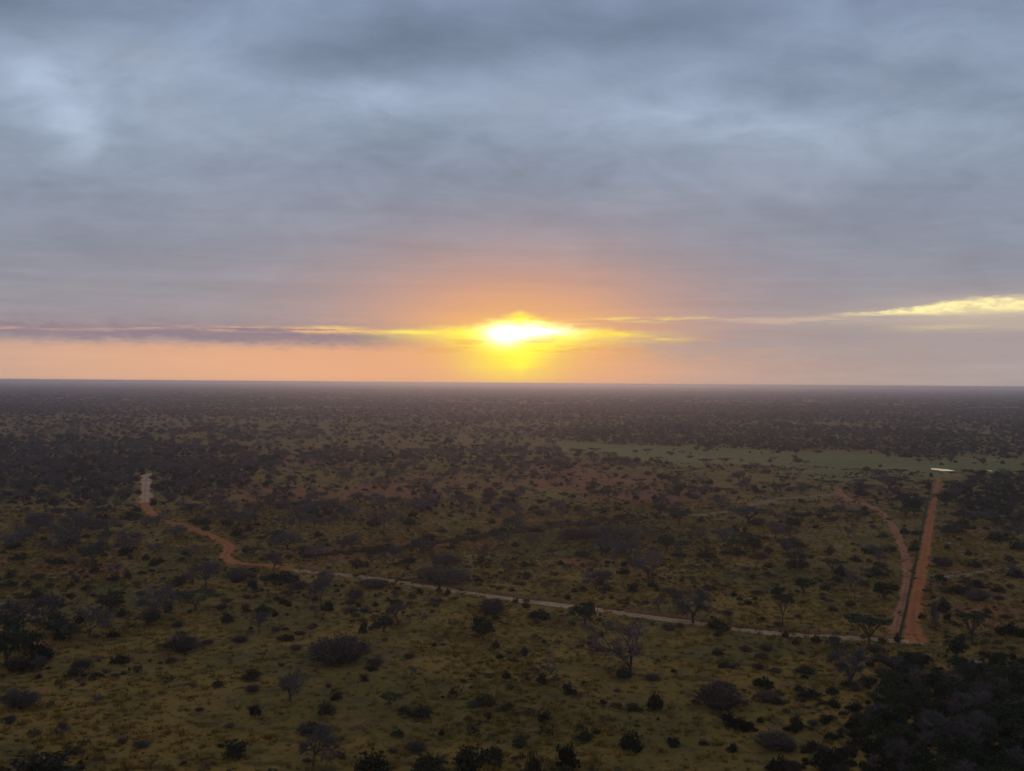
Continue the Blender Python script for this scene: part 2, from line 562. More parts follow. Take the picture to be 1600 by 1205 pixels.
def ribbon(name, pts_px, width, mat, label, lift=0.06, step=3.0, ragged=0.25, crown=0.0, w_end=None, avoid=True):
    line_ = spline([at(*p) for p in pts_px], step)
    d = np.gradient(line_, axis=0)
    d /= np.linalg.norm(d, axis=1)[:, None] + 1e-9
    nrm = np.stack([d[:, 1], -d[:, 0]], -1)
    n = len(line_)
    w = np.linspace(width, w_end or width, n)
    K = 7
    vs = []
    s_ = np.cumsum(np.r_[0, np.linalg.norm(np.diff(line_, axis=0), axis=1)])
    for k_ in range(K):
        f_ = k_ / (K - 1) * 2 - 1
        edge = abs(f_) > 0.9
        jit = (vnoise(s_, s_ * 0 + k_ * 7.3, 5, 8) - 0.5) * ragged * width * (1 if edge else 0.2)
        pt = line_ + nrm * (f_ * w / 2 + jit)[:, None]
        z = hgt(pt[:, 0], pt[:, 1]) + (lift if not edge else -0.04) + crown * (1 - f_ * f_)
        vs.append(np.column_stack([pt, z]))
    V = np.stack(vs, 1).reshape(-1, 3)
    faces = [[i * K + k_, i * K + k_ + 1, (i + 1) * K + k_ + 1, (i + 1) * K + k_] for i in range(n - 1) for k_ in range(K - 1)]
    o = mesh_obj(name, V.tolist(), faces, mat, smooth_=True)
    me = o.data
    if me.polygons[0].normal.z < 0:
        me.flip_normals()
    uv = me.attributes.new('across', 'FLOAT', 'POINT')
    uv.data.foreach_set('value', np.tile(np.linspace(-1, 1, K), n).astype(np.float32))
    tag(o, label, None, None, 'structure')
    if avoid:
        ROADS.append((line_, float(max(w)) / 2))
    return o


def track_mat(name, c1, c2, c3, rut=0.4):
    m, p = new_mat(name, 0.95, 0.05)
    t = m.node_tree
    ge = t.nodes.new('ShaderNodeNewGeometry')
    pos = ge.outputs['Position']
    at_ = t.nodes.new('ShaderNodeAttribute')
    at_.attribute_name = 'across'
    ac = X(at_.outputs['Fac'])
    a, b = noise(pos, 0.09, 4, 0.6), noise(pos, 0.9, 4, 0.7)
    c = mixc(smooth(a, 0.38, 0.62), c1, c2)
    ruts = gauss((X.op('ABSOLUTE', ac), 0.42, 0.16))
    c = mixc((1.0 - ruts) * smooth(b, 0.40, 0.62) * rut, c, c3)
    e = noise(pos, 0.35, 5, 0.65)
    c = mixc(gauss((ac, 0.0, 0.17)) * smooth(e, 0.42, 0.58) * 0.55, c, (c3[0] * 0.6, c3[1] * 0.75, c3[2] * 0.7))
    c = mixc(smooth(X.op('ABSOLUTE', ac) + (e - 0.5) * 0.9, 0.72, 0.98) * 0.7, c, (c3[0] * 0.75, c3[1] * 0.85, c3[2] * 0.7))
    t.links.new(c, p.inputs['Base Color'])
    bp = t.nodes.new('ShaderNodeBump')
    bp.inputs['Strength'].default_value = 0.5
    bp.inputs['Distance'].default_value = 0.1
    t.links.new(b.s, bp.inputs['Height'])
    t.links.new(bp.outputs[0], p.inputs['Normal'])
    return m


M_pale = track_mat('pale_sand', (0.47, 0.28, 0.155), (0.37, 0.205, 0.105), (0.21, 0.12, 0.055), 0.3)
M_redtrack = track_mat('red_earth', (0.46, 0.135, 0.036), (0.38, 0.118, 0.036), (0.25, 0.095, 0.036), 0.45)
M_redpale = track_mat('red_earth_worn', (0.43, 0.16, 0.068), (0.32, 0.125, 0.055), (0.20, 0.095, 0.042), 0.45)
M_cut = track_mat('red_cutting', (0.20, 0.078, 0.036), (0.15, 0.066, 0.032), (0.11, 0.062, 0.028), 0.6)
M_dust = track_mat('tan_sand', (0.52, 0.33, 0.19), (0.50, 0.26, 0.12), (0.30, 0.16, 0.08), 0.35)
M_bankm = track_mat('eroded_bank', (0.070, 0.034, 0.024), (0.048, 0.028, 0.020), (0.03, 0.022, 0.016), 0.7)
M_faint = track_mat('worn_grass', (0.28, 0.20, 0.105), (0.22, 0.155, 0.075), (0.14, 0.105, 0.04), 0.5)
M_verge = track_mat('dark_verge', (0.040, 0.038, 0.020), (0.055, 0.045, 0.022), (0.03, 0.03, 0.016), 0.5)

pale_pts = [(455, 891), (470, 893), (530, 898), (600, 906), (650, 914), (700, 922), (800, 937), (900, 949), (1000, 962.5), (1100, 976), (1170, 986), (1250, 993), (1340, 998), (1400, 1002), (1440, 1003)]
ribbon('dirt_track', pale_pts, 4.6, M_pale, 'pale sandy track running across the grassland to the foot of the red road', 0.08, 3, 0.3)
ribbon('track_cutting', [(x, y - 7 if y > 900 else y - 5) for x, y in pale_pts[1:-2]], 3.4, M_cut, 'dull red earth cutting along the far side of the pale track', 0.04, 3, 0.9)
ribbon('winding_road', [(455, 891), (420, 884), (385, 882), (364, 879), (350, 870), (358, 858), (352, 849), (330, 838), (305, 828), (280, 819), (258, 816), (243, 806), (233, 800), (228, 790), (226, 778)],
       4.6, M_redtrack, 'orange winding road climbing left from the pale track', 0.12, 3, 0.5, 0.0, 6.5)
ribbon('sand_road', [(226.5, 786), (226, 778), (227, 766), (228, 754), (229.5, 745), (231, 740)], 5.5, M_dust, 'tan sandy stretch of road running straight through the dark woodland', 0.28, 3, 1.1, 0.0, 8.0)
ribbon('red_road', [(1436, 1004), (1428, 990), (1426, 975), (1430, 940), (1437, 905), (1445, 865), (1451, 830), (1456, 800), (1461, 775), (1464, 757), (1466, 745)],
       5.4, M_redtrack, 'straight orange earth road leading away to the bright pond', 0.12, 3, 0.4, 0.0, 2.2)
ribbon('side_track', [(1397, 992), (1402, 975), (1410, 945), (1416, 915), (1417, 885), (1412, 862), (1402, 836), (1390, 815), (1378, 803), (1364, 793), (1345, 786), (1325, 780), (1312, 770), (1306, 762)],
       3.4, M_redpale, 'dull red side track curving left beside the straight road', 0.12, 3, 0.8, 0.0, 4.6)
ribbon('road_verge', [(1404, 1000), (1411, 970), (1419, 935), (1427, 895), (1435, 855), (1442, 820), (1448, 790), (1453, 770), (1456, 752)],
       0.75, M_verge, 'dark grassy ridge between the straight road and the side track', 0.22, 2.5, 0.8, 0.3)
ribbon('grass_track', [(1090, 806), (1110, 803), (1150, 797), (1190, 786), (1230, 779), (1270, 776), (1312, 771)], 7.0, M_faint, 'faint pale grassy path running right towards the side track', 0.05, 4, 0.5)
ribbon('cross_path', [(1470, 903), (1500, 899), (1540, 893), (1580, 886), (1620, 880)], 4.0, M_faint, 'short pale path branching right from the straight road', 0.05, 3, 0.5)
ribbon('eroded_bank', [(472, 872), (520, 867), (570, 862), (620, 858), (680, 850), (735, 842), (780, 836), (840, 828), (890, 821), (940, 815), (990, 809)],
       3.2, M_bankm, 'dark eroded bank of a dry stream crossing the middle of the plain', 0.05, 3, 1.5, 1.0, 3.8)


# ------------------------------------------------------------------ water
def pond(name, cx, cy_, wpx, hpx, label, seed):
    r = np.random.default_rng(seed)
    x0_, y0_ = at(cx, cy_)
    hx = wpx / 2 * y0_ / F
    ya, yb = at(cx, cy_ - hpx / 2)[1], at(cx, cy_ + hpx / 2)[1]
    hy = abs(ya - yb) / 2
    n = 40
    ph_ = np.linspace(0, 2 * PI, n, endpoint=False)
    rad = 1 + 0.10 * np.sin(ph_ * 3 + r.uniform(0, 6)) + 0.06 * np.sin(ph_ * 5 + r.uniform(0, 6))
    zz = float(np.max(hgt(x0_ + hx * np.cos(ph_), y0_ + hy * np.sin(ph_)))) + 0.06
    rim = [(x0_ + hx * rad[i] * math.cos(ph_[i]), y0_ + hy * rad[i] * math.sin(ph_[i]), zz) for i in range(n)]
    low = [(x0_ + (hx * rad[i] + 2.5) * math.cos(ph_[i]), y0_ + (hy * rad[i] + 2.5) * math.sin(ph_[i]), zz - 1.2) for i in range(n)]
    lip = [(x0_ + (hx * rad[i] + 0.8) * math.cos(ph_[i]), y0_ + (hy * rad[i] + 0.8) * math.sin(ph_[i]), zz + 0.12) for i in range(n)]
    o = mesh_obj(name, rim, [list(range(n))], M_water)
    tag(o, label, None, None, 'structure')
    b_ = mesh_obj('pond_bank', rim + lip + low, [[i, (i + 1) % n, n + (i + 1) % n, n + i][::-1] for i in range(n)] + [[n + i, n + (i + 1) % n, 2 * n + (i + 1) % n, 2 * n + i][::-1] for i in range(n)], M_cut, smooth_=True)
    tag(b_, 'low earth rim of ' + label, None, None, 'structure')
    return o


M_water, pw = new_mat('still_water', 0.03, 0.5)
pw.inputs['Base Color'].default_value = (0.02, 0.025, 0.025, 1)
pw.inputs['IOR'].default_value = 1.33
tw = M_water.node_tree
gew = tw.nodes.new('ShaderNodeNewGeometry')
nbw = tw.nodes.new('ShaderNodeBump')
nbw.inputs['Strength'].default_value = 0.02
nbw.inputs['Distance'].default_value = 0.02
tw.links.new(noise(gew.outputs['Position'], 0.8, 3, 0.5).s, nbw.inputs['Height'])
tw.links.new(nbw.outputs[0], pw.inputs['Normal'])
pond('pond', 1471, 734.5, 29, 4.2, 'bright pond mirroring the sky at the end of the straight road', 1)
pond('pond', 1547, 736, 6, 1.2, 'tiny far puddle glinting to the right of the bright pond', 2)
pond('pond', 1480, 849, 11, 3.5, 'small pale puddle to the right of the straight road', 3)


# ------------------------------------------------------------------ plant meshes (unit crown width, base at z=0)
def tube(V, Fc, p0, p1, r0, r1, sides=3):
    p0, p1 = np.asarray(p0, float), np.asarray(p1, float)
    d = p1 - p0
    L = np.linalg.norm(d)
    if L < 1e-6:
        return
    d /= L
    a = np.cross(d, (0.31, 0.17, 0.93))
    a /= np.linalg.norm(a) + 1e-9
    b = np.cross(d, a)
    o = len(V)
    for p, r in ((p0, r0), (p1, r1)):
        for k_ in range(sides):
            t = 2 * PI * k_ / sides
            V.append(tuple(p + (a * math.cos(t) + b * math.sin(t)) * r))
    for k_ in range(sides):
        k2 = (k_ + 1) % sides
        Fc.append([o + k_, o + k2, o + sides + k2, o + sides + k_])


def leafcloud(V, Fc, pts, size, r, flat=0.0):
    n = len(pts)
    u = r.normal(size=(n, 3))
    u[:, 2] *= (1 - flat * 0.7)
    u /= np.linalg.norm(u, axis=1)[:, None]
    w = r.normal(size=(n, 3))
    w[:, 2] *= (1 - flat * 0.9)
    w -= u * (u * w).sum(1)[:, None]
    w /= np.linalg.norm(w, axis=1)[:, None]
    s = size * r.uniform(0.6, 1.4, (n, 1))
    u, w = u * s, w * s * r.uniform(0.5, 1, (n, 1))
    o = len(V)
    quad = np.stack([pts - u - w * 0.4, pts + w, pts + u * 1.1 - w * 0.1, pts - w * 0.9 + u * 0.2], 1).reshape(-1, 3)
    V.extend(map(tuple, quad))
    Fc.extend([[o + 4 * i, o + 4 * i + 1, o + 4 * i + 2, o + 4 * i + 3] for i in range(n)])


def lobes(r, n, cx, cz, sx, sz, lr, flat=1.0):
    """leaf points on the outer shells of several overlapping lobes"""
    cs = []
    for i in range(n):
        a = r.uniform(0, 2 * PI)
        q = math.sqrt(r.uniform(0, 1))
        cs.append((cx + math.cos(a) * q * sx, math.sin(a) * q * sx, cz + r.uniform(-1, 1) * sz * (1 - 0.6 * q), lr * r.uniform(0.65, 1.25)))
    return cs


def lobe_points(r, cs, per, flat=1.0):
    out = []
    for x, y, z, R in cs:
        d = r.normal(size=(per, 3))
        d /= np.linalg.norm(d, axis=1)[:, None]
        d[:, 2] = np.where(d[:, 2] < -0.3, -d[:, 2] * 0.6, d[:, 2])
        rad = R * r.uniform(0.55, 1.05, (per, 1)) ** 0.6
        p = d * rad
        p[:, 2] *= flat
        out.append(p + (x, y, z))
    return np.vstack(out)


def norm_mesh(parts):
    allv = np.vstack([np.array(v) for v, f in parts.values() if len(v)])
    w = max(np.ptp(allv[:, 0]), np.ptp(allv[:, 1]))
    return {k_: (np.array(v) / w, f) for k_, (v, f) in parts.items()}, np.ptp(allv[:, 2]) / w


def gen_bare(seed, lean=0.0, spread=1.0, tall=1.0):
    r = np.random.default_rng(seed)
    TV, TF, CV, CF = [], [], [], []

    def grow(p, d, L, rad, lev):
        bend = r.normal(size=3) * 0.16
        d1 = d + bend
        d1 /= np.linalg.norm(d1)
        m = p + d * L * 0.5
        e = m + d1 * L * 0.5
        thick = lev <= 2
        V, Fc = (TV, TF) if thick else (CV, CF)
        sd_ = 6 if lev == 0 else (5 if lev == 1 else 3)
        tube(V, Fc, p, m, rad, rad * 0.85, sd_)
        tube(V, Fc, m, e, rad * 0.85, rad * 0.68, sd_)
        if lev >= 4:
            for q in range(5 if lev < 6 else 7):
                s0 = p + (e - p) * r.uniform(0.1, 1)
                v0 = d1 * 0.5 + r.normal(size=3) * 0.55
                v0[2] = v0[2] * 0.6 + 0.12
                tube(CV, CF, s0, s0 + v0 * r.uniform(0.35, 0.8), 0.026, 0.016)
        if lev >= 5:
            return
        nb = [4, 3, 3, 3, 3, 3][lev] if lev else int(r.integers(3, 5))
        for i in range(nb):
            a = r.uniform(0, 2 * PI) if lev else 2 * PI * (i + r.uniform(-.2, .2)) / nb
            sp = r.uniform(0.45, 1.0) * spread * (1.0 if lev < 3 else 1.15)
            t1 = np.cross(d1, (0.2, 0.3, 0.9) if abs(d1[2]) < 0.9 else (1, 0, 0))
            t1 /= np.linalg.norm(t1)
            t2 = np.cross(d1, t1)
            nd = d1 * math.cos(sp) + (t1 * math.cos(a) + t2 * math.sin(a)) * math.sin(sp)
            nd[2] = nd[2] * 0.75 + 0.16
            if e[2] > 5.4 * tall:
                nd[2] *= 0.3
            nd /= np.linalg.norm(nd)
            start = e if r.uniform() < 0.7 else m
            grow(start, nd, L * r.uniform(0.58, 0.86) if lev else L * r.uniform(0.9, 1.25), max(rad * 0.62, 0.028), lev + 1)

    d0 = np.array([lean, 0, 1.0])
    grow(np.zeros(3), d0 / np.linalg.norm(d0), 1.7 * tall, 0.24, 0)
    return norm_mesh({'trunk': (TV, TF), 'crown': (CV, CF)})


def gen_acacia(seed):
    r = np.random.default_rng(seed)
    TV, TF, CV, CF = [], [], [], []
    hgt_ = 4.2
    nl = int(r.integers(4, 6))
    base = np.array([0, 0, 1.3 + r.uniform(0, .5)])
    tube(TV, TF, (0, 0, -0.2), base, 0.22, 0.17, 7)
    cs = []
    for i in range(nl):
        a = 2 * PI * (i + r.uniform(-.3, .3)) / nl
        R = r.uniform(1.6, 2.7)
        mid = base + np.array([math.cos(a) * R * 0.4, math.sin(a) * R * 0.4, 1.2])
        end = np.array([math.cos(a) * R, math.sin(a) * R, hgt_ + r.uniform(-.4, .2)])
        tube(TV, TF, base, mid, 0.13, 0.10, 5)
        tube(TV, TF, mid, end, 0.10, 0.05, 4)
        cs.append((end[0], end[1], end[2], r.uniform(1.0, 1.5)))
        for k_ in range(4):
            b = a + r.uniform(-.9, .9)
            q = R * r.uniform(0.35, 1.35)
            e2_ = np.array([math.cos(b) * q, math.sin(b) * q, hgt_ + r.uniform(-.45, .35)])
            tube(TV, TF, mid, e2_, 0.05, 0.025, 3)
            cs.append((*e2_, r.uniform(0.6, 1.1)))
    pts = lobe_points(r, cs, 110, 0.26)
    leafcloud(CV, CF, pts, 0.13, r, 0.6)
    return norm_mesh({'trunk': (TV, TF), 'crown': (CV, CF)})


def gen_round(seed):
    r = np.random.default_rng(seed)
    TV, TF, CV, CF = [], [], [], []
    base = np.array([r.uniform(-.3, .3), r.uniform(-.2, .2), 0.7])
    tube(TV, TF, (0, 0, -0.2), base, 0.22, 0.17, 7)
    cs = []
    for i in range(17):
        a_, q = r.uniform(0, 2 * PI), math.sqrt(r.uniform(0, 1)) * r.uniform(0.7, 1.25)
        cs.append((math.cos(a_) * q * 1.6, math.sin(a_) * q * 1.3, 2.1 + r.uniform(-1.1, 1.3) * (1.15 - 0.6 * q), r.uniform(0.35, 1.0)))
    for c in cs[:9]:
        e = np.array(c[:3])
        m = base * 0.5 + e * 0.5 + r.normal(size=3) * 0.15
        tube(TV, TF, base, m, 0.10, 0.07, 5)
        tube(TV, TF, m, e * 1.12, 0.07, 0.025, 4)
    pts = lobe_points(r, cs, 105, 0.8)
    pts = pts + r.normal(size=pts.shape) * 0.08
    leafcloud(CV, CF, pts, 0.12, r)
    for i in range(60):
        c = np.array(cs[int(r.integers(0, len(cs)))][:3])
        d = r.normal(size=3)
        d[2] = abs(d[2])
        d /= np.linalg.norm(d)
        q = c + d * r.uniform(0.8, 1.35)
        leafcloud(CV, CF, q + r.normal(size=(5, 3)) * 0.1, 0.10, r)
    return norm_mesh({'trunk': (TV, TF), 'crown': (CV, CF)})


def gen_bush(seed, tall=0.75):
    r = np.random.default_rng(seed)
    V, Fc = [], []
    cs = []
    for i in range(13):
        a_, q = r.uniform(0, 2 * PI), math.sqrt(r.uniform(0, 1))
        cs.append((math.cos(a_) * q * 0.72, math.sin(a_) * q * 0.6, tall * r.uniform(0.1, 0.85) * (1.1 - 0.6 * q), r.uniform(0.14, 0.42)))
    pts = lobe_points(r, cs, 62, tall)
    pts = pts + r.normal(size=pts.shape) * 0.035
    pts[:, 2] = np.abs(pts[:, 2])
    leafcloud(V, Fc, pts, 0.07, r)
    for i in range(34):
        a_, q = r.uniform(0, 2 * PI), r.uniform(0.1, 0.9)
        p0 = np.array([math.cos(a_) * q * 0.5, math.sin(a_) * q * 0.5, 0.05])
        p1 = np.array([math.cos(a_) * q * 1.1, math.sin(a_) * q * 1.0, tall * r.uniform(0.7, 1.25) * (1.15 - 0.6 * q)])
        tube(V, Fc, p0, p1, 0.014, 0.008)
        leafcloud(V, Fc, p1 + r.normal(size=(5, 3)) * 0.055, 0.06, r)
    return norm_mesh({'foliage': (V, Fc)})


def gen_scrub(seed, tall=0.55):
    """leafless thorn thicket: a dome of arching thin stems"""
    r = np.random.default_rng(seed)
    V, Fc = [], []
    for i in range(170):
        a = r.uniform(0, 2 * PI)
        q = math.sqrt(r.uniform(0, 1)) * 0.9
        b0 = np.array([math.cos(a) * q * 0.4, math.sin(a) * q * 0.4, 0])
        a2 = a + r.normal() * 0.4
        top = np.array([math.cos(a2) * q, math.sin(a2) * q, tall * 1.5 * math.sqrt(max(0.05, 1 - q * q)) * r.uniform(0.7, 1.05)])
        mid = b0 * 0.55 + top * 0.45 + np.array([0, 0, 0.12 * tall])
        tube(V, Fc, b0, mid, 0.013, 0.010)
        tube(V, Fc, mid, top, 0.010, 0.007)
        for k_ in range(5):
            s = mid + (top - mid) * r.uniform(0, 1)
            tube(V, Fc, s, s + r.normal(size=3) * np.array([.13, .13, .09]), 0.008, 0.005)
    return norm_mesh({'stems': (V, Fc)})


def gen_low(seed):
    r = np.random.default_rng(seed)
    V, Fc = [], []
    cs = lobes(r, 5, 0, 0.2, 0.5, 0.1, 0.3)
    pts = lobe_points(r, cs, 26, 0.8)
    pts[:, 2] = np.abs(pts[:, 2])
    leafcloud(V, Fc, pts, 0.085, r)
    return norm_mesh({'foliage': (V, Fc)})


def gen_tuft(seed):
    r = np.random.default_rng(seed)
    V, Fc = [], []
    for i in range(26):
        a = r.uniform(0, 2 * PI)
        q = r.uniform(0, 0.32)
        bx, by = math.cos(a) * q, math.sin(a) * q
        ln = r.uniform(0.05, 0.3)
        hh = r.uniform(0.25, 0.6)
        t = r.uniform(0, PI)
        wx_, wy_ = math.cos(t) * 0.045, math.sin(t) * 0.045
        o = len(V)
        V += [(bx - wx_, by - wy_, -0.03), (bx + wx_, by + wy_, -0.03), (bx + math.cos(a) * ln, by + math.sin(a) * ln, hh)]
        Fc.append([o, o + 1, o + 2])
    return norm_mesh({'blades': (V, Fc)})


KIND = {}   # kind -> list of variants {parts: {name: mesh}, hr, src object}
SRC = {}


def add_kind(kind, gens, mats):
    out = []
    src = bpy.data.collections.new(kind + '_sources')
    for i, (parts, hr) in enumerate(gens):
        ms = {}
        JV, JF, JM, mm = [], [], [], []
        for pn, (v, f) in parts.items():
            me = bpy.data.meshes.new(kind + '_' + pn)
            me.from_pydata(v.tolist(), [], f)
            me.materials.append(mats[pn])
            me.update()
            ms[pn] = me
            o = len(JV)
            JV += v.tolist()
            JF += [[k_ + o for k_ in q] for q in f]
            JM += [len(mm)] * len(f)
            mm.append(mats[pn])
        jm = bpy.data.meshes.new(kind)
        jm.from_pydata(JV, [], JF)
        for m in mm:
            jm.materials.append(m)
        jm.polygons.foreach_set('material_index', JM)
        jm.update()
        so = bpy.data.objects.new('%s_source_%02d' % (kind, i), jm)
        src.objects.link(so)
        out.append({'parts': ms, 'hr': hr})
    KIND[kind] = out
    SRC[kind] = src


add_kind('bare', [gen_bare(3), gen_bare(8, 0.15, 1.1, 0.9), gen_bare(21, -0.1, 0.9, 1.1), gen_bare(34, 0.1, 1.2, 0.8), gen_bare(55, 0.0, 0.85, 1.2)], {'trunk': M_bark, 'crown': M_twig})
add_kind('acacia', [gen_acacia(s) for s in (2, 5, 9, 14)], {'trunk': M_bark, 'crown': M_acacia})
add_kind('round', [gen_round(s) for s in (4, 7, 12, 19, 27, 33)], {'trunk': M_bark, 'crown': M_green})
add_kind('bush', [gen_bush(s, t) for s, t in ((1, .75), (6, .65), (10, .9), (15, .5), (23, .8), (31, .6), (37, .7), (44, .45))], {'foliage': M_dark})
add_kind('scrub', [gen_scrub(s, t) for s, t in ((1, .55), (6, .45), (13, .65), (17, .5))], {'stems': M_scrub})
add_kind('low', [gen_low(s) for s in (1, 2, 3, 4)], {'foliage': M_low})
add_kind('tuft', [gen_tuft(s) for s in (1, 2, 3)], {'blades': M_grass})
add_kind('tuftg', [gen_tuft(s) for s in (4, 5)], {'blades': M_grassg})

# ------------------------------------------------------------------ plants seen in the photograph: kind, base pixel, crown width and height in pixels
HAND = '''
bush 58 936 23 17|bush 43 917 13 11|bush 76 918 13 10|bush 94 948 17 11|bush 80 960 16 11|bush 112 917 11 8|bush 136 923 11 10|bush 108 934 14 9|low 145 890 30 14|round 172 956 46 38|bush 178 907 19 11
bush 198 905 12 19|bush 16 905 18 14|bush 15 917 22 10|bare 140 996 64 50|round 88 992 56 34|bush 93 1001 20 16|bush 54 1016 32 18|round 10 1040 66 62|round 40 1022 50 44|round 8 1000 50 44|bush 62 1034 40 26|bush 30 1050 50 26|bare 28 992 74 58|round 110 1000 40 26|bare 70 975 60 44|bush 178 997 20 15|bush 186 1037 29 18
scrub 285 1017 58 28|bush 276 915 26 15|bare 322 918 60 40|bare 238 965 70 46|round 230 979 42 24|bush 262 957 14 22|bush 278 979 17 10|acacia 305 955 62 30|bush 192 963 26 12|bush 124 975 16 20|scrub 60 905 24 10
bush 438 909 57 17|bare 510 916 34 24|bush 512 954 22 17|bare 502 950 40 44|bush 441 943 15 13|bush 452 948 9 9|bush 411 958 21 15|bush 384 957 16 14|bush 354 972 21 18|scrub 555 936 28 16|scrub 585 918 46 15
bare 405 990 32 34|bush 445 1001 27 12|scrub 530 1034 104 44|round 600 988 30 28|bush 568 990 17 24|bare 620 972 34 30|bush 573 886 9 9|bush 395 894 21 8|bush 395 917 14 10|scrub 466 920 38 14|scrub 372 908 40 24
bush 398 922 10 12|bush 474 932 7 5|bush 437 915 9 7|bush 430 914 12 6|bush 527 925 9 6|bush 503 913 24 14
scrub 690 909 98 29|bush 686 927 8 15|bush 699 930 10 11|scrub 767 960 54 26|bush 842 967 34 17|round 912 978 42 40|bare 931 921 50 38|bush 947 923 20 12|round 752 884 20 18|bush 820 886 14 10|bare 788 900 18 22
scrub 823 905 18 14|bush 748 910 12 10|bush 775 1013 15 13|round 755 1000 40 44|bare 660 977 16 20|scrub 820 1025 14 18|scrub 698 882 52 20|bush 876 883 11 8|bush 805 942 14 8|bush 675 957 9 6|bush 620 945 22 10
bare 1013 912 62 52|bush 976 897 21 12|bush 1020 918 18 11|bush 993 919 14 10|bare 1083 974 70 60|bare 985 1058 112 86|bush 975 1057 23 17|bush 1122 984 38 18|bush 1121 994 13 9|bush 1122 1023 17 12|bush 1168 945 13 10
bush 1212 930 27 15|round 1255 928 30 28|acacia 1223 978 30 46|bush 1227 996 10 13|bush 1275 1004 18 13|bush 1201 887 14 10|bush 1267 873 7 7|bush 1180 938 8 8|bush 1190 970 14 8|scrub 1245 887 38 14|bush 988 925 22 14
acacia 1358 1011 66 48|bare 1336 938 30 46|bush 1328 948 15 13|round 1382 938 46 32|bush 1290 921 17 12|acacia 1518 1004 52 46|bush 1473 957 22 24|bush 1480 970 14 14|bush 1580 994 40 24|scrub 1528 938 40 18|bush 1525 918 25 14
bush 1586 902 24 16|bush 1522 887 22 14|bush 1440 968 12 12|bush 1402 1004 10 16|bush 1370 900 40 14|bush 1496 928 30 16|bush 1560 925 22 12|bush 1310 910 18 14|bush 1338 878 18 12|bush 1365 865 26 12|acacia 1300 895 34 20
bare 1328 1070 66 62|acacia 1310 1030 44 24|bare 1460 1000 14 60
bush 30 1047 38 20|bush 58 1046 17 14|round 62 1222 110 62|scrub 30 1105 64 30|bush 110 1058 26 12|bush 150 1060 22 10
bush 395 1062 31 17|bare 453 1097 42 52|bush 340 1073 18 12|bush 525 1093 20 18|round 508 1115 26 30|acacia 610 1107 33 22|bush 400 1117 24 18|bush 485 1147 35 20|bush 368 1183 42 28|bare 490 1198 64 66|round 580 1212 58 60
bush 632 1116 22 14|round 655 1121 36 30|bush 790 1061 14 16|bush 845 1068 21 17|bare 850 1066 40 34|bush 889 1084 28 18|bush 758 1101 29 19|bush 708 1087 15 12|bush 850 1126 21 22|bush 913 1157 24 20|bush 930 1146 14 10
round 735 1205 66 62|round 772 1190 40 34|bush 886 1197 44 36|bush 832 1212 26 44|bush 668 1204 46 30|bush 943 1099 12 8|low 853 1149 26 14|bush 765 1126 7 14|bush 810 1165 30 14|bush 690 1150 9 12|bush 790 1110 26 10
bush 988 1170 36 31|bush 1024 1110 26 32|bush 1130 1043 18 14|bush 1145 1174 16 16|round 1220 1208 36 46|scrub 1210 1168 66 28|scrub 1125 1105 74 40|bush 1140 1132 42 20|bush 1192 1075 32 20|bush 1258 1052 32 14|bush 1260 1090 34 16
bush 990 1110 26 12|bush 1156 1140 36 22|bush 1246 1140 22 26|bush 1290 1205 40 26|scrub 1200 1095 44 18|bush 1050 1165 24 16|bush 1185 1045 20 10
bare 800 835 40 34|bare 600 828 44 28|bare 540 820 40 24|bare 360 825 50 26|bare 405 798 46 28|bare 495 805 70 28|round 640 825 20 18|bare 720 792 46 20|bare 980 880 54 40|bare 940 868 60 30|bush 690 832 16 10|bush 805 855 12 10
bare 450 860 56 26|bush 435 845 26 18|bush 372 838 22 14|bush 322 829 14 10|bush 310 820 26 16|bare 275 842 48 18|bare 245 822 38 18|bush 205 812 34 14|bush 214 800 14 10|bush 240 790 14 12|bush 216 772 10 9|round 243 768 16 14|bush 214 752 12 10|bush 240 750 12 10|bush 224 742 9 6|bush 585 823 22 18|round 1428 806 34 30|round 1412 790 26 20|acacia 1342 814 34 16
acacia 1170 818 76 24|acacia 1250 824 36 22|bush 1450 765 8 18|bush 1455 745 6 8|bush 1413 835 16 12|bush 1380 840 18 9|acacia 1390 765 60 18|acacia 1300 765 30 14|bush 1240 855 36 14|bush 1390 862 22 12|bare 100 850 60 34|bare 60 830 50 26
round 1480 790 40 22|round 1540 800 46 24|round 1585 790 40 24|acacia 1500 770 44 16|acacia 1570 765 50 16|bush 1490 832 40 12|bush 1555 845 26 18|bush 1590 860 24 20|scrub 960 840 90 22|scrub 900 842 60 18|bush 670 845 30 12|bush 590 864 30 8
bush 90 882 30 12|bush 150 865 22 10|bush 30 875 26 12|bush 240 884 16 14|bush 228 876 12 12|bush 250 880 12 10|bush 290 868 16 10|bush 200 865 14 12|scrub 700 905 30 16|bush 1060 870 24 10|bush 1105 872 30 14|bush 1150 868 30 12
bare 120 825 44 22|bare 170 835 60 26|bare 30 855 54 26|bare 200 850 44 22|bare 330 790 40 22|bare 300 805 40 18|bare 660 800 60 22|bare 1080 850 50 26|bare 1130 845 40 22|bare 870 800 34 18|bare 560 790 40 20
'''
items = []   # dicts: kind, x, y, w, h, var, rot
for tok in HAND.replace('\n', '|').split('|'):
    t = tok.split()
    if not t:
        continue
    k_, px, py, w, h_ = t[0], *map(float, t[1:])
    if k_ == 'round' and py > 1100:
        k_, h_ = 'bush', h_ * 0.7
    x, y = at(px, py)
    s = math.hypot(x, y) / F / math.hypot(1, (px - 800) / F) * 1.0
    s = y / F
    items.append(dict(kind=k_, x=x, y=y, w=w * s * 1.2, h=h_ * s * 1.1, var=len(items) % len(KIND[k_]), rot=rng.uniform(0, 6.28), hand=True))

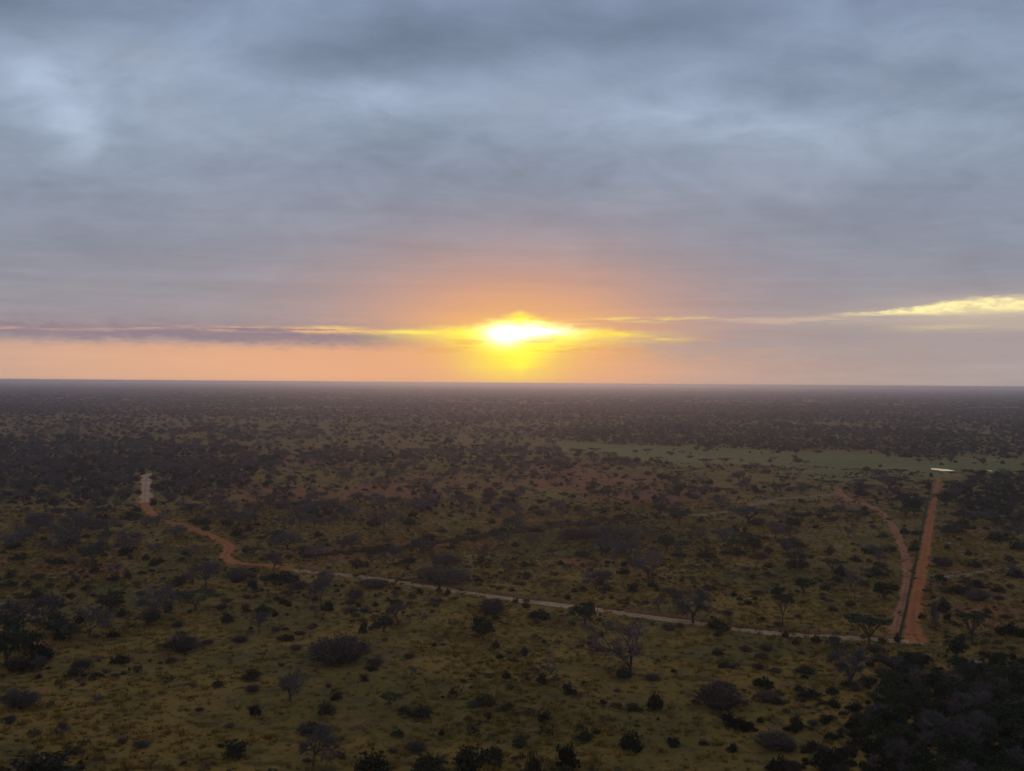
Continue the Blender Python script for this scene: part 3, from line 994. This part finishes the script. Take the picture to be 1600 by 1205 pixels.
# ------------------------------------------------------------------ the rest of the bush, thinned by where the photograph is open
road_pts = np.vstack([l[::1] for l, w in ROADS])
road_w = np.concatenate([[w] * len(l) for l, w in ROADS])


def free_of_roads(x, y, m=1.0):
    ok = np.ones(len(x), bool)
    for i in range(0, len(x), 4000):
        s = slice(i, i + 4000)
        d = np.hypot(x[s, None] - road_pts[None, :, 0], y[s, None] - road_pts[None, :, 1]) - road_w[None, :]
        ok[s] = d.min(1) > m
    return ok


def wedge(n, r0, r1, half=33.0):
    r = np.sqrt(rng.uniform(r0 * r0, r1 * r1, n))
    a = np.radians(rng.uniform(-half, half, n))
    return r * np.sin(a), r * np.cos(a)


def share(x, y):
    """woody cover 0..1 wanted at ground points"""
    z = hgt(x, y)
    px, py = proj(x, y, z)
    c = np.full(len(x), 0.30)
    c = np.where(py < 870, 0.55, c)
    c = np.where(py < 720, 0.75, c)
    c = np.where(py < 660, 1.6, c)
    n1, n2 = vnoise(x * 0.5, y, 60, 21), 0.5 * vnoise(x * 0.4, y, 260, 22) + 0.5 * vnoise(x * 0.3, y, 900, 23)
    c = c * np.clip(0.05 + 2.4 * np.clip(0.55 * n1 + 0.45 * n2 - 0.12, 0, 1) ** 1.5, 0, 1.5)
    n3 = vnoise(x, y, 22, 24)
    c = np.where(inzone(px, py, x, y, LWOOD), 0.42 + 1.0 * n3, c)
    c = np.where(inzone(px, py, x, y, RWOOD), 0.3 + 1.1 * n3, c)
    c = np.where(inzone(px, py, x, y, FOREST), 0.55 + 0.8 * n3, c)
    fld = inzone(px, py, x, y, FIELD, 0.6)
    c = np.where(fld, 0.10 * np.clip((vnoise(x, y, 35, 51) - 0.45) * 4, 0, 1) + 0.015, c)
    c = np.where((np.abs(px - 1474) < 30) & (py > 728) & (py < 756), 0, c)
    c = np.where((np.abs(px - 1547) < 10) & (py > 730) & (py < 748), 0, c)
    c = np.where((np.abs(px - 229) < 22) & (py > 738) & (py < 800), 0, c)
    c = np.where((py > 1000) & (px > 1310 + (1205 - py) * 0.45), 0, c)
    return c, px, py


def scatter_kind(kind, n, r0, r1, wlo, whi, hlo, hhi, thr=1.0, mroad=1.0, bias=None):
    x, y = wedge(n, r0, r1)
    c, px, py = share(x, y)
    if bias is not None:
        c = c * bias(px, py, x, y)
    k_ = rng.uniform(0, thr, n) < c
    x, y = x[k_], y[k_]
    if r0 < 900 and len(x):
        f_ = free_of_roads(x, y, mroad)
        x, y = x[f_], y[f_]
    w = rng.uniform(0, 1, len(x)) ** 1.6 * (whi - wlo) + wlo
    hr = rng.uniform(hlo, hhi, len(x))
    for i in range(len(x)):
        items.append(dict(kind=kind, x=float(x[i]), y=float(y[i]), w=float(w[i]), h=float(w[i] * hr[i]), var=int(rng.integers(0, len(KIND[kind]))), rot=rng.uniform(0, 6.28), hand=False))


LINES = {}


def clear_lines(names, p_keep=0.15):
    pts = np.vstack([spline(LINES[n], 4) for n in names])
    out = []
    for it in items:
        if it['hand'] or it['y'] > 800:
            out.append(it)
            continue
        z0 = float(hgt(it['x'], it['y']))
        (u, v), (_, v2) = proj(it['x'], it['y'], z0), proj(it['x'], it['y'], z0 + it['h'])
        hw = it['w'] * F / it['y'] / 2
        hit = ((np.abs(pts[:, 0] - u) < hw * 0.9 + 2) & (pts[:, 1] < v + 1) & (pts[:, 1] > v2)).any()
        if not hit or rng.uniform() < p_keep:
            out.append(it)
    items[:] = out


hand_xy = np.array([(i['x'], i['y'], i['w']) for i in items])
left_bare = lambda px, py, x, y: np.where(px < 900, 1.2, 0.6)
right_green = lambda px, py, x, y: np.where(px > 900, 1.3, 0.5)
# 150-330 m: small bushes and scrub between the ones listed above
scatter_kind('bush', 1700, 140, 340, 0.8, 2.8, 0.4, 0.85)
scatter_kind('scrub', 1300, 140, 340, 1.2, 5.0, 0.3, 0.5)
scatter_kind('bare', 160, 150, 340, 2.5, 6.0, 0.6, 0.9)
# 330-900 m
scatter_kind('bush', 4200, 330, 950, 1.2, 5.0, 0.5, 0.9)
scatter_kind('bare', 2400, 330, 950, 4.5, 12, 0.5, 0.75, bias=left_bare)
scatter_kind('acacia', 900, 330, 950, 5, 13, 0.42, 0.6, bias=right_green)
scatter_kind('round', 800, 330, 950, 3.5, 8, 0.7, 1.0, bias=right_green)
scatter_kind('scrub', 1800, 330, 950, 2, 9, 0.3, 0.5)
in_wood = lambda px, py, x, y: (inzone(px, py, x, y, LWOOD) | inzone(px, py, x, y, RWOOD) | inzone(px, py, x, y, FOREST)).astype(float)
scatter_kind('bare', 3600, 420, 1000, 4, 9, 0.5, 0.7, bias=lambda px, py, x, y: in_wood(px, py, x, y) * (px < 900))
scatter_kind('round', 3000, 420, 1500, 3.5, 7, 0.6, 0.9, bias=in_wood)
scatter_kind('bush', 6500, 420, 1500, 2, 5, 0.5, 0.8, bias=in_wood)
# 950-3000 m
scatter_kind('bush', 16000, 950, 3000, 2.5, 7, 0.45, 0.8, mroad=0)
scatter_kind('bare', 9000, 950, 3000, 6, 14, 0.45, 0.7, bias=left_bare)
scatter_kind('acacia', 7000, 950, 3000, 6, 15, 0.40, 0.55, bias=right_green)
scatter_kind('round', 7000, 950, 3000, 5, 11, 0.6, 0.9, bias=right_green)
# far: clumps of trees
scatter_kind('round', 18000, 3000, 8500, 12, 30, 0.22, 0.4)
scatter_kind('bush', 16000, 3000, 8500, 10, 34, 0.15, 0.3)
scatter_kind('round', 20000, 8500, 22000, 40, 130, 0.05, 0.10)


LINES['side'] = [(1397, 992), (1410, 945), (1417, 885), (1402, 836), (1378, 803), (1345, 786), (1325, 780), (1306, 762)]
LINES['grass'] = [(1090, 806), (1150, 797), (1190, 786), (1230, 779), (1270, 776), (1312, 771)]
LINES['red'] = [(1436, 1004), (1426, 975), (1437, 905), (1451, 830), (1461, 775), (1466, 745)]
LINES['wind'] = [(455, 891), (385, 882), (352, 875), (358, 858), (345, 845), (305, 828)]
LINES['sand'] = [(233, 800), (228, 790), (227, 766), (229, 741)]
clear_lines(['side', 'grass', 'red', 'wind', 'sand'])
# scrub crowding the dry stream bank
bank_line = spline([at(*p) for p in [(472, 872), (570, 862), (680, 850), (780, 836), (890, 821), (990, 809), (1050, 802)]], 3)
for i in range(150):
    p = bank_line[int(rng.integers(0, len(bank_line)))] + rng.normal(size=2) * np.array([5, 5])
    k_ = ('scrub', 'bush', 'scrub', 'low')[i % 4]
    w = rng.uniform(1.5, 5.5)
    items.append(dict(kind=k_, x=float(p[0]), y=float(p[1]), w=w, h=w * rng.uniform(0.3, 0.55), var=int(rng.integers(0, len(KIND[k_]))), rot=rng.uniform(0, 6.28), hand=False))


# the dark thicket on the flank of the hill at the lower right
def thicket(kind, n, wlo, whi, hlo, hhi, gap):
    got = []
    tries = 0
    while len(got) < n and tries < n * 60:
        tries += 1
        a = math.radians(rng.uniform(17, 33))
        r = rng.uniform(96, 256)
        x, y = r * math.sin(a), r * math.cos(a)
        z = float(hgt(x, y))
        px, py = proj(x, y, z)
        if py < 1028 or px < 1318 + (1205 - min(py, 1240)) * 0.46 or px > 1720 or py > 1330:
            continue
        if 1440 < px < 1500 and 1040 < py < 1075:
            continue
        if any(math.hypot(x - q['x'], y - q['y']) < gap * (0.4 + q['w'] * 0.1) for q in got):
            continue
        w = rng.uniform(wlo, whi)
        got.append(dict(kind=kind, x=x, y=y, w=w, h=w * rng.uniform(hlo, hhi), var=int(rng.integers(0, len(KIND[kind]))), rot=rng.uniform(0, 6.28), hand=False, thicket=True))
    items.extend(got)


thicket('round', 150, 3.0, 6.0, 0.6, 0.95, 3.4)
thicket('bush', 170, 1.6, 3.8, 0.5, 0.9, 2.4)
thicket('bare', 34, 3.5, 6.5, 0.7, 0.9, 4.5)
thicket('scrub', 40, 2, 4.5, 0.4, 0.6, 3.5)
# its thinning left margin
for i in range(70):
    v_ = rng.uniform(1030, 1215)
    u_ = 1318 + (1205 - v_) * 0.46 - abs(rng.normal()) * 60
    p = at(u_, v_)
    k_ = ('bush', 'scrub', 'bush')[i % 3]
    w = rng.uniform(1.2, 3.6)
    items.append(dict(kind=k_, x=p[0], y=p[1], w=w, h=w * rng.uniform(0.4, 0.8), var=int(rng.integers(0, len(KIND[k_]))), rot=rng.uniform(0, 6.28), hand=False))

# ------------------------------------------------------------------ sort into single plants and the mass beyond them
for it in items:
    it['z'] = float(hgt(it['x'], it['y']))
X_ = np.array([i['x'] for i in items]); Y_ = np.array([i['y'] for i in items]); Z_ = np.array([i['z'] for i in items])
PX, PY = proj(X_, Y_, Z_)
_, PT = proj(X_, Y_, Z_ + np.array([i['h'] for i in items]))
for i, it in enumerate(items):
    it['px'], it['py'], it['pt'] = float(PX[i]), float(PY[i]), float(PT[i])
    it['size'] = it['w'] * it['h'] / (it['y'] ** 2)
    it['seen'] = -20 < it['px'] < 1620 and it['pt'] < 1200 and it['py'] > 600
CATS = {'bush': 'bush', 'scrub': 'bush', 'low': 'bush', 'bare': 'tree', 'acacia': 'tree', 'round': 'tree'}
LIMIT = {'bush': 300, 'tree': 300}
single = []
for cat, lim in LIMIT.items():
    c = sorted([it for it in items if CATS[it['kind']] == cat and it['seen']], key=lambda q: -q['size'] * (4 if q['hand'] else 1))
    for it in c[:lim]:
        it['single'] = True
        single.append(it)
rest = [it for it in items if not it.get('single')]


def gn_scatter(name, kinds, its, label):
    """one object: plants of these kinds instanced on its points"""
    pts = np.array([(i['x'], i['y'], i['z'] - 0.03) for i in its])
    coll = bpy.data.collections.new(name + '_sources')
    base = {}
    n = 0
    for k_ in kinds:
        base[k_] = n
        for o in sorted(SRC[k_].objects, key=lambda q: q.name):
            c = bpy.data.objects.new('%s_src_%03d' % (name, n), o.data)
            coll.objects.link(c)
            n += 1
    idx = np.array([base[i['kind']] + i['var'] for i in its], np.int32)
    sc_ = np.array([(i['w'], i['w'], i['h'] / KIND[i['kind']][i['var']]['hr']) for i in its], np.float32)
    rot = np.array([(0, 0, i['rot']) for i in its], np.float32)
    me = bpy.data.meshes.new(name)
    me.from_pydata(pts.tolist(), [], [])
    me.attributes.new('pick', 'INT', 'POINT').data.foreach_set('value', idx)
    me.attributes.new('size', 'FLOAT_VECTOR', 'POINT').data.foreach_set('vector', sc_.ravel())
    me.attributes.new('turn', 'FLOAT_VECTOR', 'POINT').data.foreach_set('vector', rot.ravel())
    o = bpy.data.objects.new(name, me)
    COL.objects.link(o)
    g = bpy.data.node_groups.new(name, 'GeometryNodeTree')
    g.interface.new_socket('Geometry', in_out='INPUT', socket_type='NodeSocketGeometry')
    g.interface.new_socket('Geometry', in_out='OUTPUT', socket_type='NodeSocketGeometry')
    gi, go = g.nodes.new('NodeGroupInput'), g.nodes.new('NodeGroupOutput')
    ip = g.nodes.new('GeometryNodeInstanceOnPoints')
    ci = g.nodes.new('GeometryNodeCollectionInfo')
    ci.inputs['Collection'].default_value = coll
    ci.inputs['Separate Children'].default_value = True
    ci.inputs['Reset Children'].default_value = True
    def attr(nm, ty):
        a = g.nodes.new('GeometryNodeInputNamedAttribute')
        a.data_type = ty
        a.inputs['Name'].default_value = nm
        return [s for s in a.outputs if s.enabled and s.name == 'Attribute'][0]
    g.links.new(gi.outputs[0], ip.inputs['Points'])
    g.links.new(ci.outputs[0], ip.inputs['Instance'])
    ip.inputs['Pick Instance'].default_value = True
    g.links.new(attr('pick', 'INT'), ip.inputs['Instance Index'])
    e2r = g.nodes.new('FunctionNodeEulerToRotation')
    g.links.new(attr('turn', 'FLOAT_VECTOR'), e2r.inputs[0])
    g.links.new(e2r.outputs[0], ip.inputs['Rotation'])
    g.links.new(attr('size', 'FLOAT_VECTOR'), ip.inputs['Scale'])
    g.links.new(ip.outputs[0], go.inputs[0])
    md = o.modifiers.new('scatter', 'NODES')
    md.node_group = g
    tag(o, label, None, None, 'stuff')
    return o


far_b = [i for i in rest if CATS[i['kind']] == 'bush']
far_t = [i for i in rest if CATS[i['kind']] == 'tree']
gn_scatter('distant_bushes', ['bush', 'scrub', 'low'], far_b, 'mass of small bushes scattered over the plain beyond the nearer ones')
gn_scatter('distant_trees', ['bare', 'acacia', 'round'], far_t, 'mass of trees spreading over the far plain to the horizon')

# grass and low shrubs on the near ground
def cover(kind, n, r0, r1, wlo, whi, hlo, hhi, fn=None):
    x, y = wedge(n, r0, r1, 31)
    z = hgt(x, y)
    px, py = proj(x, y, z)
    zr_, zg_, zf_ = zones(x, y, z)
    nn = 0.45 * vnoise(x, y, 7, 31) + 0.55 * vnoise(x, y, 26, 32)
    p = 0.15 + 2.4 * vnoise(x, y, 9, 31) * vnoise(x, y, 30, 32) if kind != 'low' else np.clip((nn - 0.50) * 5.0, 0.02, 1)
    if fn is not None:
        p = p * fn(zr_, zg_, zf_)
    k_ = (rng.uniform(0, 1, n) < p) & free_of_roads(x, y, -0.9)
    x, y, z = x[k_], y[k_], z[k_]
    out = []
    for i in range(len(x)):
        w = wlo + (whi - wlo) * rng.uniform() ** (2.2 if kind == 'low' else 1.8)
        out.append(dict(kind=kind, x=float(x[i]), y=float(y[i]), z=float(z[i]), w=w, h=w * rng.uniform(hlo, hhi), var=int(rng.integers(0, len(KIND[kind]))), rot=rng.uniform(0, 6.28)))
    return out


gr = cover('tuft', 80000, 120, 520, 0.5, 2.2, 0.25, 0.6, lambda r, g, f_: 1 - 0.7 * g) + cover('tuftg', 44000, 120, 520, 0.5, 2.0, 0.25, 0.6, lambda r, g, f_: 0.25 + 1.2 * g)
gn_scatter('dry_grass', ['tuft', 'tuftg'], gr, 'tufts of dry yellow and olive grass covering the near ground')
ls = cover('low', 46000, 120, 760, 0.4, 2.8, 0.3, 0.6)
n0 = len(ls)
for q in range(2200):
    a_, r_ = math.radians(rng.uniform(17, 33)), rng.uniform(96, 252)
    x_, y_ = r_ * math.sin(a_), r_ * math.cos(a_)
    z_ = float(hgt(x_, y_))
    u_, v_ = proj(x_, y_, z_)
    if v_ > 1024 and u_ > 1322 + (1205 - min(v_, 1240)) * 0.46:
        w_ = rng.uniform(0.9, 2.2)
        ls.append(dict(kind='bush', x=x_, y=y_, z=z_, w=w_, h=w_ * rng.uniform(0.5, 0.9), var=int(rng.integers(0, 8)), rot=rng.uniform(0, 6.28)))
gn_scatter('low_shrubs', ['low', 'bush'], ls, 'low grey green herbs and seedlings dotted through the grass')

# ------------------------------------------------------------------ single plants
NAMES = {'bush': 'evergreen_bush', 'scrub': 'thorn_scrub', 'low': 'grey_shrub', 'bare': 'bare_tree', 'acacia': 'umbrella_acacia', 'round': 'evergreen_tree'}
GROUPS = {'bush': 'dark evergreen bushes on the grassland', 'scrub': 'leafless thorn scrub mounds', 'low': 'low grey shrubs', 'bare': 'leafless grey trees', 'acacia': 'flat topped acacias', 'round': 'round crowned evergreen trees'}
proto = {}


def make_plant(it):
    k_, v_ = it['kind'], it['var']
    var = KIND[k_][v_]
    sc_ = (it['w'], it['w'], it['h'] / var['hr'])
    if len(var['parts']) == 1:
        me = list(var['parts'].values())[0]
        if (k_, v_) not in proto:
            o = bpy.data.objects.new(NAMES[k_], me)
            proto[(k_, v_)] = o
        else:
            o = proto[(k_, v_)].copy()
        COL.objects.link(o)
        kids = []
    else:
        if (k_, v_) not in proto:
            o = bpy.data.objects.new(NAMES[k_], None)
            o.empty_display_size = 0.2
            COL.objects.link(o)
            kids = []
            for pn, me in var['parts'].items():
                c = bpy.data.objects.new(pn, me)
                COL.objects.link(c)
                c.parent = o
                kids.append(c)
            proto[(k_, v_)] = o
            proto[(k_, v_, 'kids')] = kids
        else:
            o = proto[(k_, v_)].copy()
            COL.objects.link(o)
            for ch in proto[(k_, v_, 'kids')]:
                c = ch.copy()
                COL.objects.link(c)
                c.parent = o
    o.location = (it['x'], it['y'], it['z'] - 0.04)
    o.rotation_euler = (0, 0, it['rot'])
    o.scale = sc_
    return o


# --- labels: look, then where it stands, then its rank among those most like it
def look(it):
    k_ = it['kind']
    w, r = it['w'], it['h'] / it['w']
    if k_ == 'bush':
        sz = 'tiny' if w < 1.6 else 'small' if w < 2.6 else 'mid-sized' if w < 4 else 'large'
        sh = 'flat' if r < 0.52 else 'round' if r < 0.95 else 'upright'
        return '%s %s dark bush' % (sz, sh)
    if k_ == 'scrub':
        sz = 'small' if w < 4 else 'broad' if w < 9 else 'very broad'
        return '%s brown thorn mound' % sz
    if k_ == 'low':
        return 'grey green shrub'
    if k_ == 'bare':
        sz = 'small' if w < 7 else 'mid-sized' if w < 11 else 'big'
        return '%s bare grey tree' % sz
    if k_ == 'acacia':
        sz = 'small' if w < 7 else 'mid-sized' if w < 11 else 'big'
        return '%s flat topped acacia' % sz
    sz = 'small' if w < 4.2 else 'mid-sized' if w < 7 else 'big'
    return '%s round leafy tree' % sz


def track_y(px):
    xs, ys = zip(*pale_pts)
    return float(np.interp(px, xs, ys))


def place(it):
    px, py = it['px'], it['py']
    if it.get('thicket'):
        row = 'near' if py > 1180 else 'middle' if py > 1090 else 'top'
        colm = 'left edge' if px < 1430 else 'middle' if px < 1530 else 'right edge'
        return 'in dark hillside thicket, %s row, %s' % (row, colm)
    side = ['far left', 'left', 'left of centre', 'centre', 'right of centre', 'right', 'far right']
    s = side[int(np.clip(px / 1600 * 7, 0, 6))]
    if px > 1400 and py > 760:
        if py > 1005:
            return 'below the foot of the orange road'
        row = 'foot' if py > 930 else 'middle' if py > 850 else 'far end'
        rx = np.interp(py, [745, 800, 900, 1004], [1466, 1456, 1438, 1436])
        return 'right of the orange road, by its %s' % row if px > rx else 'between the two red tracks, %s' % row
    if px > 1290 and 760 < py <= 1000:
        row = 'near' if py > 930 else 'middle' if py > 850 else 'far'
        return 'left of the red side track, %s part' % row
    if px < 455:
        if py > 1150: return 'at the bottom edge, %s' % s
        if py > 1040: return 'on the near grassy slope, %s' % s
        if py > 955: return 'on open grass below the woodland, %s' % s
        if py > 895: return 'on green patch below the winding road, %s' % s
        if py > 820: return 'beside the bend of the winding road, %s' % s
        if py > 740: return 'by the tan sand road, %s' % s
        return 'in the far left woodland, %s' % s
    ty = track_y(px)
    if py > 1150: return 'at the bottom edge, %s' % s
    if py > 1075: return 'on the near grassy slope, %s' % s
    if py > ty + 45: return 'well below the pale track, %s' % s
    if py > ty + 2: return 'just below the pale track, %s' % s
    if py > ty - 45: return 'just above the pale track, %s' % s
    by = np.interp(px, [472, 990, 1300], [872, 809, 770])
    if py > by: return 'between stream bank and pale track, %s' % s
    if py > by - 40: return 'just above the dry stream bank, %s' % s
    if py > 725: return 'below the green clearing, %s' % s
    return 'on the far plain, %s' % s


ORD = ['leftmost', 'second from left', 'third from left', 'fourth from left', 'fifth from left', 'sixth from left', 'seventh from left', 'eighth from left', 'ninth from left', 'tenth from left']
cells = {}
for it in single:
    cells.setdefault((look(it), place(it)), []).append(it)
for (lk, pl), its in cells.items():
    its.sort(key=lambda q: q['px'])
    n = len(its)
    pl_ = pl
    for i, it in enumerate(its):
        if n == 1 or len(its) == 1:
            it['label'] = '%s %s' % (lk, pl_)
        elif n == 2:
            it['label'] = '%s of two, %s %s' % (('left', 'right')[i], lk, pl_)
        else:
            nm = ORD[i] if i < (n + 1) // 2 else (('rightmost' if i == n - 1 else ORD[n - 1 - i].replace('left', 'right')) if n - 1 - i < 10 else ORD[min(i, 9)])
            it['label'] = '%s %s %s' % (nm, lk, pl_)
for it in single:
    o = make_plant(it)
    tag(o, it['label'], CATS[it['kind']], GROUPS[it['kind']])


# ------------------------------------------------------------------ rocks and the far white building
def rock(px, py, wpx, hpx, label, col_, seed):
    r = np.random.default_rng(seed)
    x, y = at(px, py)
    z = float(hgt(x, y))
    import bmesh
    bm = bmesh.new()
    bmesh.ops.create_icosphere(bm, subdivisions=2, radius=1)
    hx, hz = wpx / 2 * y / F, hpx * y / F
    for v in bm.verts:
        n = 1 + 0.25 * math.sin(v.co.x * 3 + seed) * math.cos(v.co.y * 4) + r.normal() * 0.07
        v.co = Vector((v.co.x * hx * n, v.co.y * hx * 0.7 * n, v.co.z * hz * n * 0.62 + hz * 0.3))
    me = bpy.data.meshes.new('boulder')
    bm.to_mesh(me)
    bm.free()
    me.materials.append(col_)
    o = bpy.data.objects.new('boulder', me)
    COL.objects.link(o)
    o.location = (x, y, z)
    tag(o, label, 'rock', 'pale rocks')
    return o


M_rock, pr = new_mat('pale_rock', 0.9, 0.2)
ger = M_rock.node_tree.nodes.new('ShaderNodeNewGeometry')
M_rock.node_tree.links.new(mixc(smooth(noise(ger.outputs['Position'], 0.9, 5, 0.65), 0.4, 0.62), (0.15, 0.135, 0.115), (0.27, 0.245, 0.215)), pr.inputs['Base Color'])
rock(1524, 1037, 24, 5, 'pale grey rock slab at the top of the dark hillside thicket', M_rock, 4)
rock(1089, 886, 10, 4, 'pale boulder in the grass above the pale track, right of centre', M_rock, 7)


def hut(px, py, wpx, hpx, label):
    x, y = at(px, py)
    z = float(hgt(x, y))
    w, h_ = wpx * y / F, hpx * y / F
    e = bpy.data.objects.new('hut', None)
    COL.objects.link(e)
    e.location = (x, y, z)
    d = w * 0.7
    wv = [(sx * w / 2, sy * d / 2, zz) for zz in (-0.3, h_ * 0.62) for sx, sy in ((-1, -1), (1, -1), (1, 1), (-1, 1))]
    wf = [[0, 1, 5, 4], [1, 2, 6, 5], [2, 3, 7, 6], [3, 0, 4, 7], [4, 5, 6, 7]]
    mesh_obj('wall', wv, wf, M_wall, e)
    q = 1.12
    z0_ = h_ * 0.60
    rv = [(-w / 2 * q, -d / 2 * q, z0_), (w / 2 * q, -d / 2 * q, z0_), (w / 2 * q, d / 2 * q, z0_), (-w / 2 * q, d / 2 * q, z0_), (-w / 2 * q, 0, h_), (w / 2 * q, 0, h_)]
    rv += [(a, b, c + 0.12) for a, b, c in rv]
    rf = [[6, 7, 11, 10], [8, 9, 10, 11], [1, 0, 4, 5], [3, 2, 5, 4], [0, 1, 7, 6], [2, 3, 9, 8], [0, 6, 10, 4], [3, 4, 10, 9], [1, 5, 11, 7], [2, 8, 11, 5]]
    mesh_obj('roof', rv, rf, M_roof, e)
    dw, dh = w * 0.12, h_ * 0.45
    dv = [(sx * dw, yy, zz) for yy in (-d / 2 - 0.06, -d / 2 + 0.02) for sx, zz in ((-1, 0), (1, 0), (1, dh), (-1, dh))]
    mesh_obj('door', dv, [[0, 1, 2, 3], [1, 5, 6, 2], [4, 0, 3, 7], [3, 2, 6, 7]], M_door, e)
    tag(e, label, 'hut', 'pale huts far off in the bush')
    return e


M_wall, pq = new_mat('lime_wash', 0.85, 0.2)
pq.inputs['Base Color'].default_value = (0.62, 0.60, 0.54, 1)
M_roof, pq = new_mat('pale_roof_sheet', 0.5, 0.4)
pq.inputs['Base Color'].default_value = (0.45, 0.45, 0.43, 1)
M_door, pq = new_mat('door_boards', 0.8, 0.2)
pq.inputs['Base Color'].default_value = (0.10, 0.07, 0.05, 1)
hut(1305, 684, 9, 4.5, 'tiny white roofed hut at the edge of the forest beyond the green clearing')
hut(378, 736, 7, 4, 'tiny pale hut among trees right of the tan sand road')

# ------------------------------------------------------------------ haze
hz_v = [(sx * 42000, sy * 42000, zz) for zz in (-8.0, 62.0) for sx, sy in ((-1, -1), (1, -1), (1, 1), (-1, 1))]
hz = mesh_obj('haze', hz_v, [[3, 2, 1, 0], [4, 5, 6, 7], [0, 1, 5, 4], [1, 2, 6, 5], [2, 3, 7, 6], [3, 0, 4, 7]], [])
mh = bpy.data.materials.new('haze_air')
mh.use_nodes = True
th = mh.node_tree
for n in list(th.nodes):
    th.nodes.remove(n)
pv = th.nodes.new('ShaderNodeVolumePrincipled')
pv.inputs['Color'].default_value = (0.84, 0.85, 0.95, 1)
pv.inputs['Density'].default_value = 1.35e-4
pv.inputs['Anisotropy'].default_value = 0.70
mo = th.nodes.new('ShaderNodeOutputMaterial')
th.links.new(pv.outputs[0], mo.inputs['Volume'])
hz.data.materials.append(mh)
mh.cycles.homogeneous_volume = True if hasattr(mh.cycles, 'homogeneous_volume') else True
tag(hz, 'thin morning haze lying over the whole plain', None, None, 'stuff')
LBL = [i['label'] for i in single]
print('items', len(items), 'single', len(single), 'grass', len(gr), len(ls))
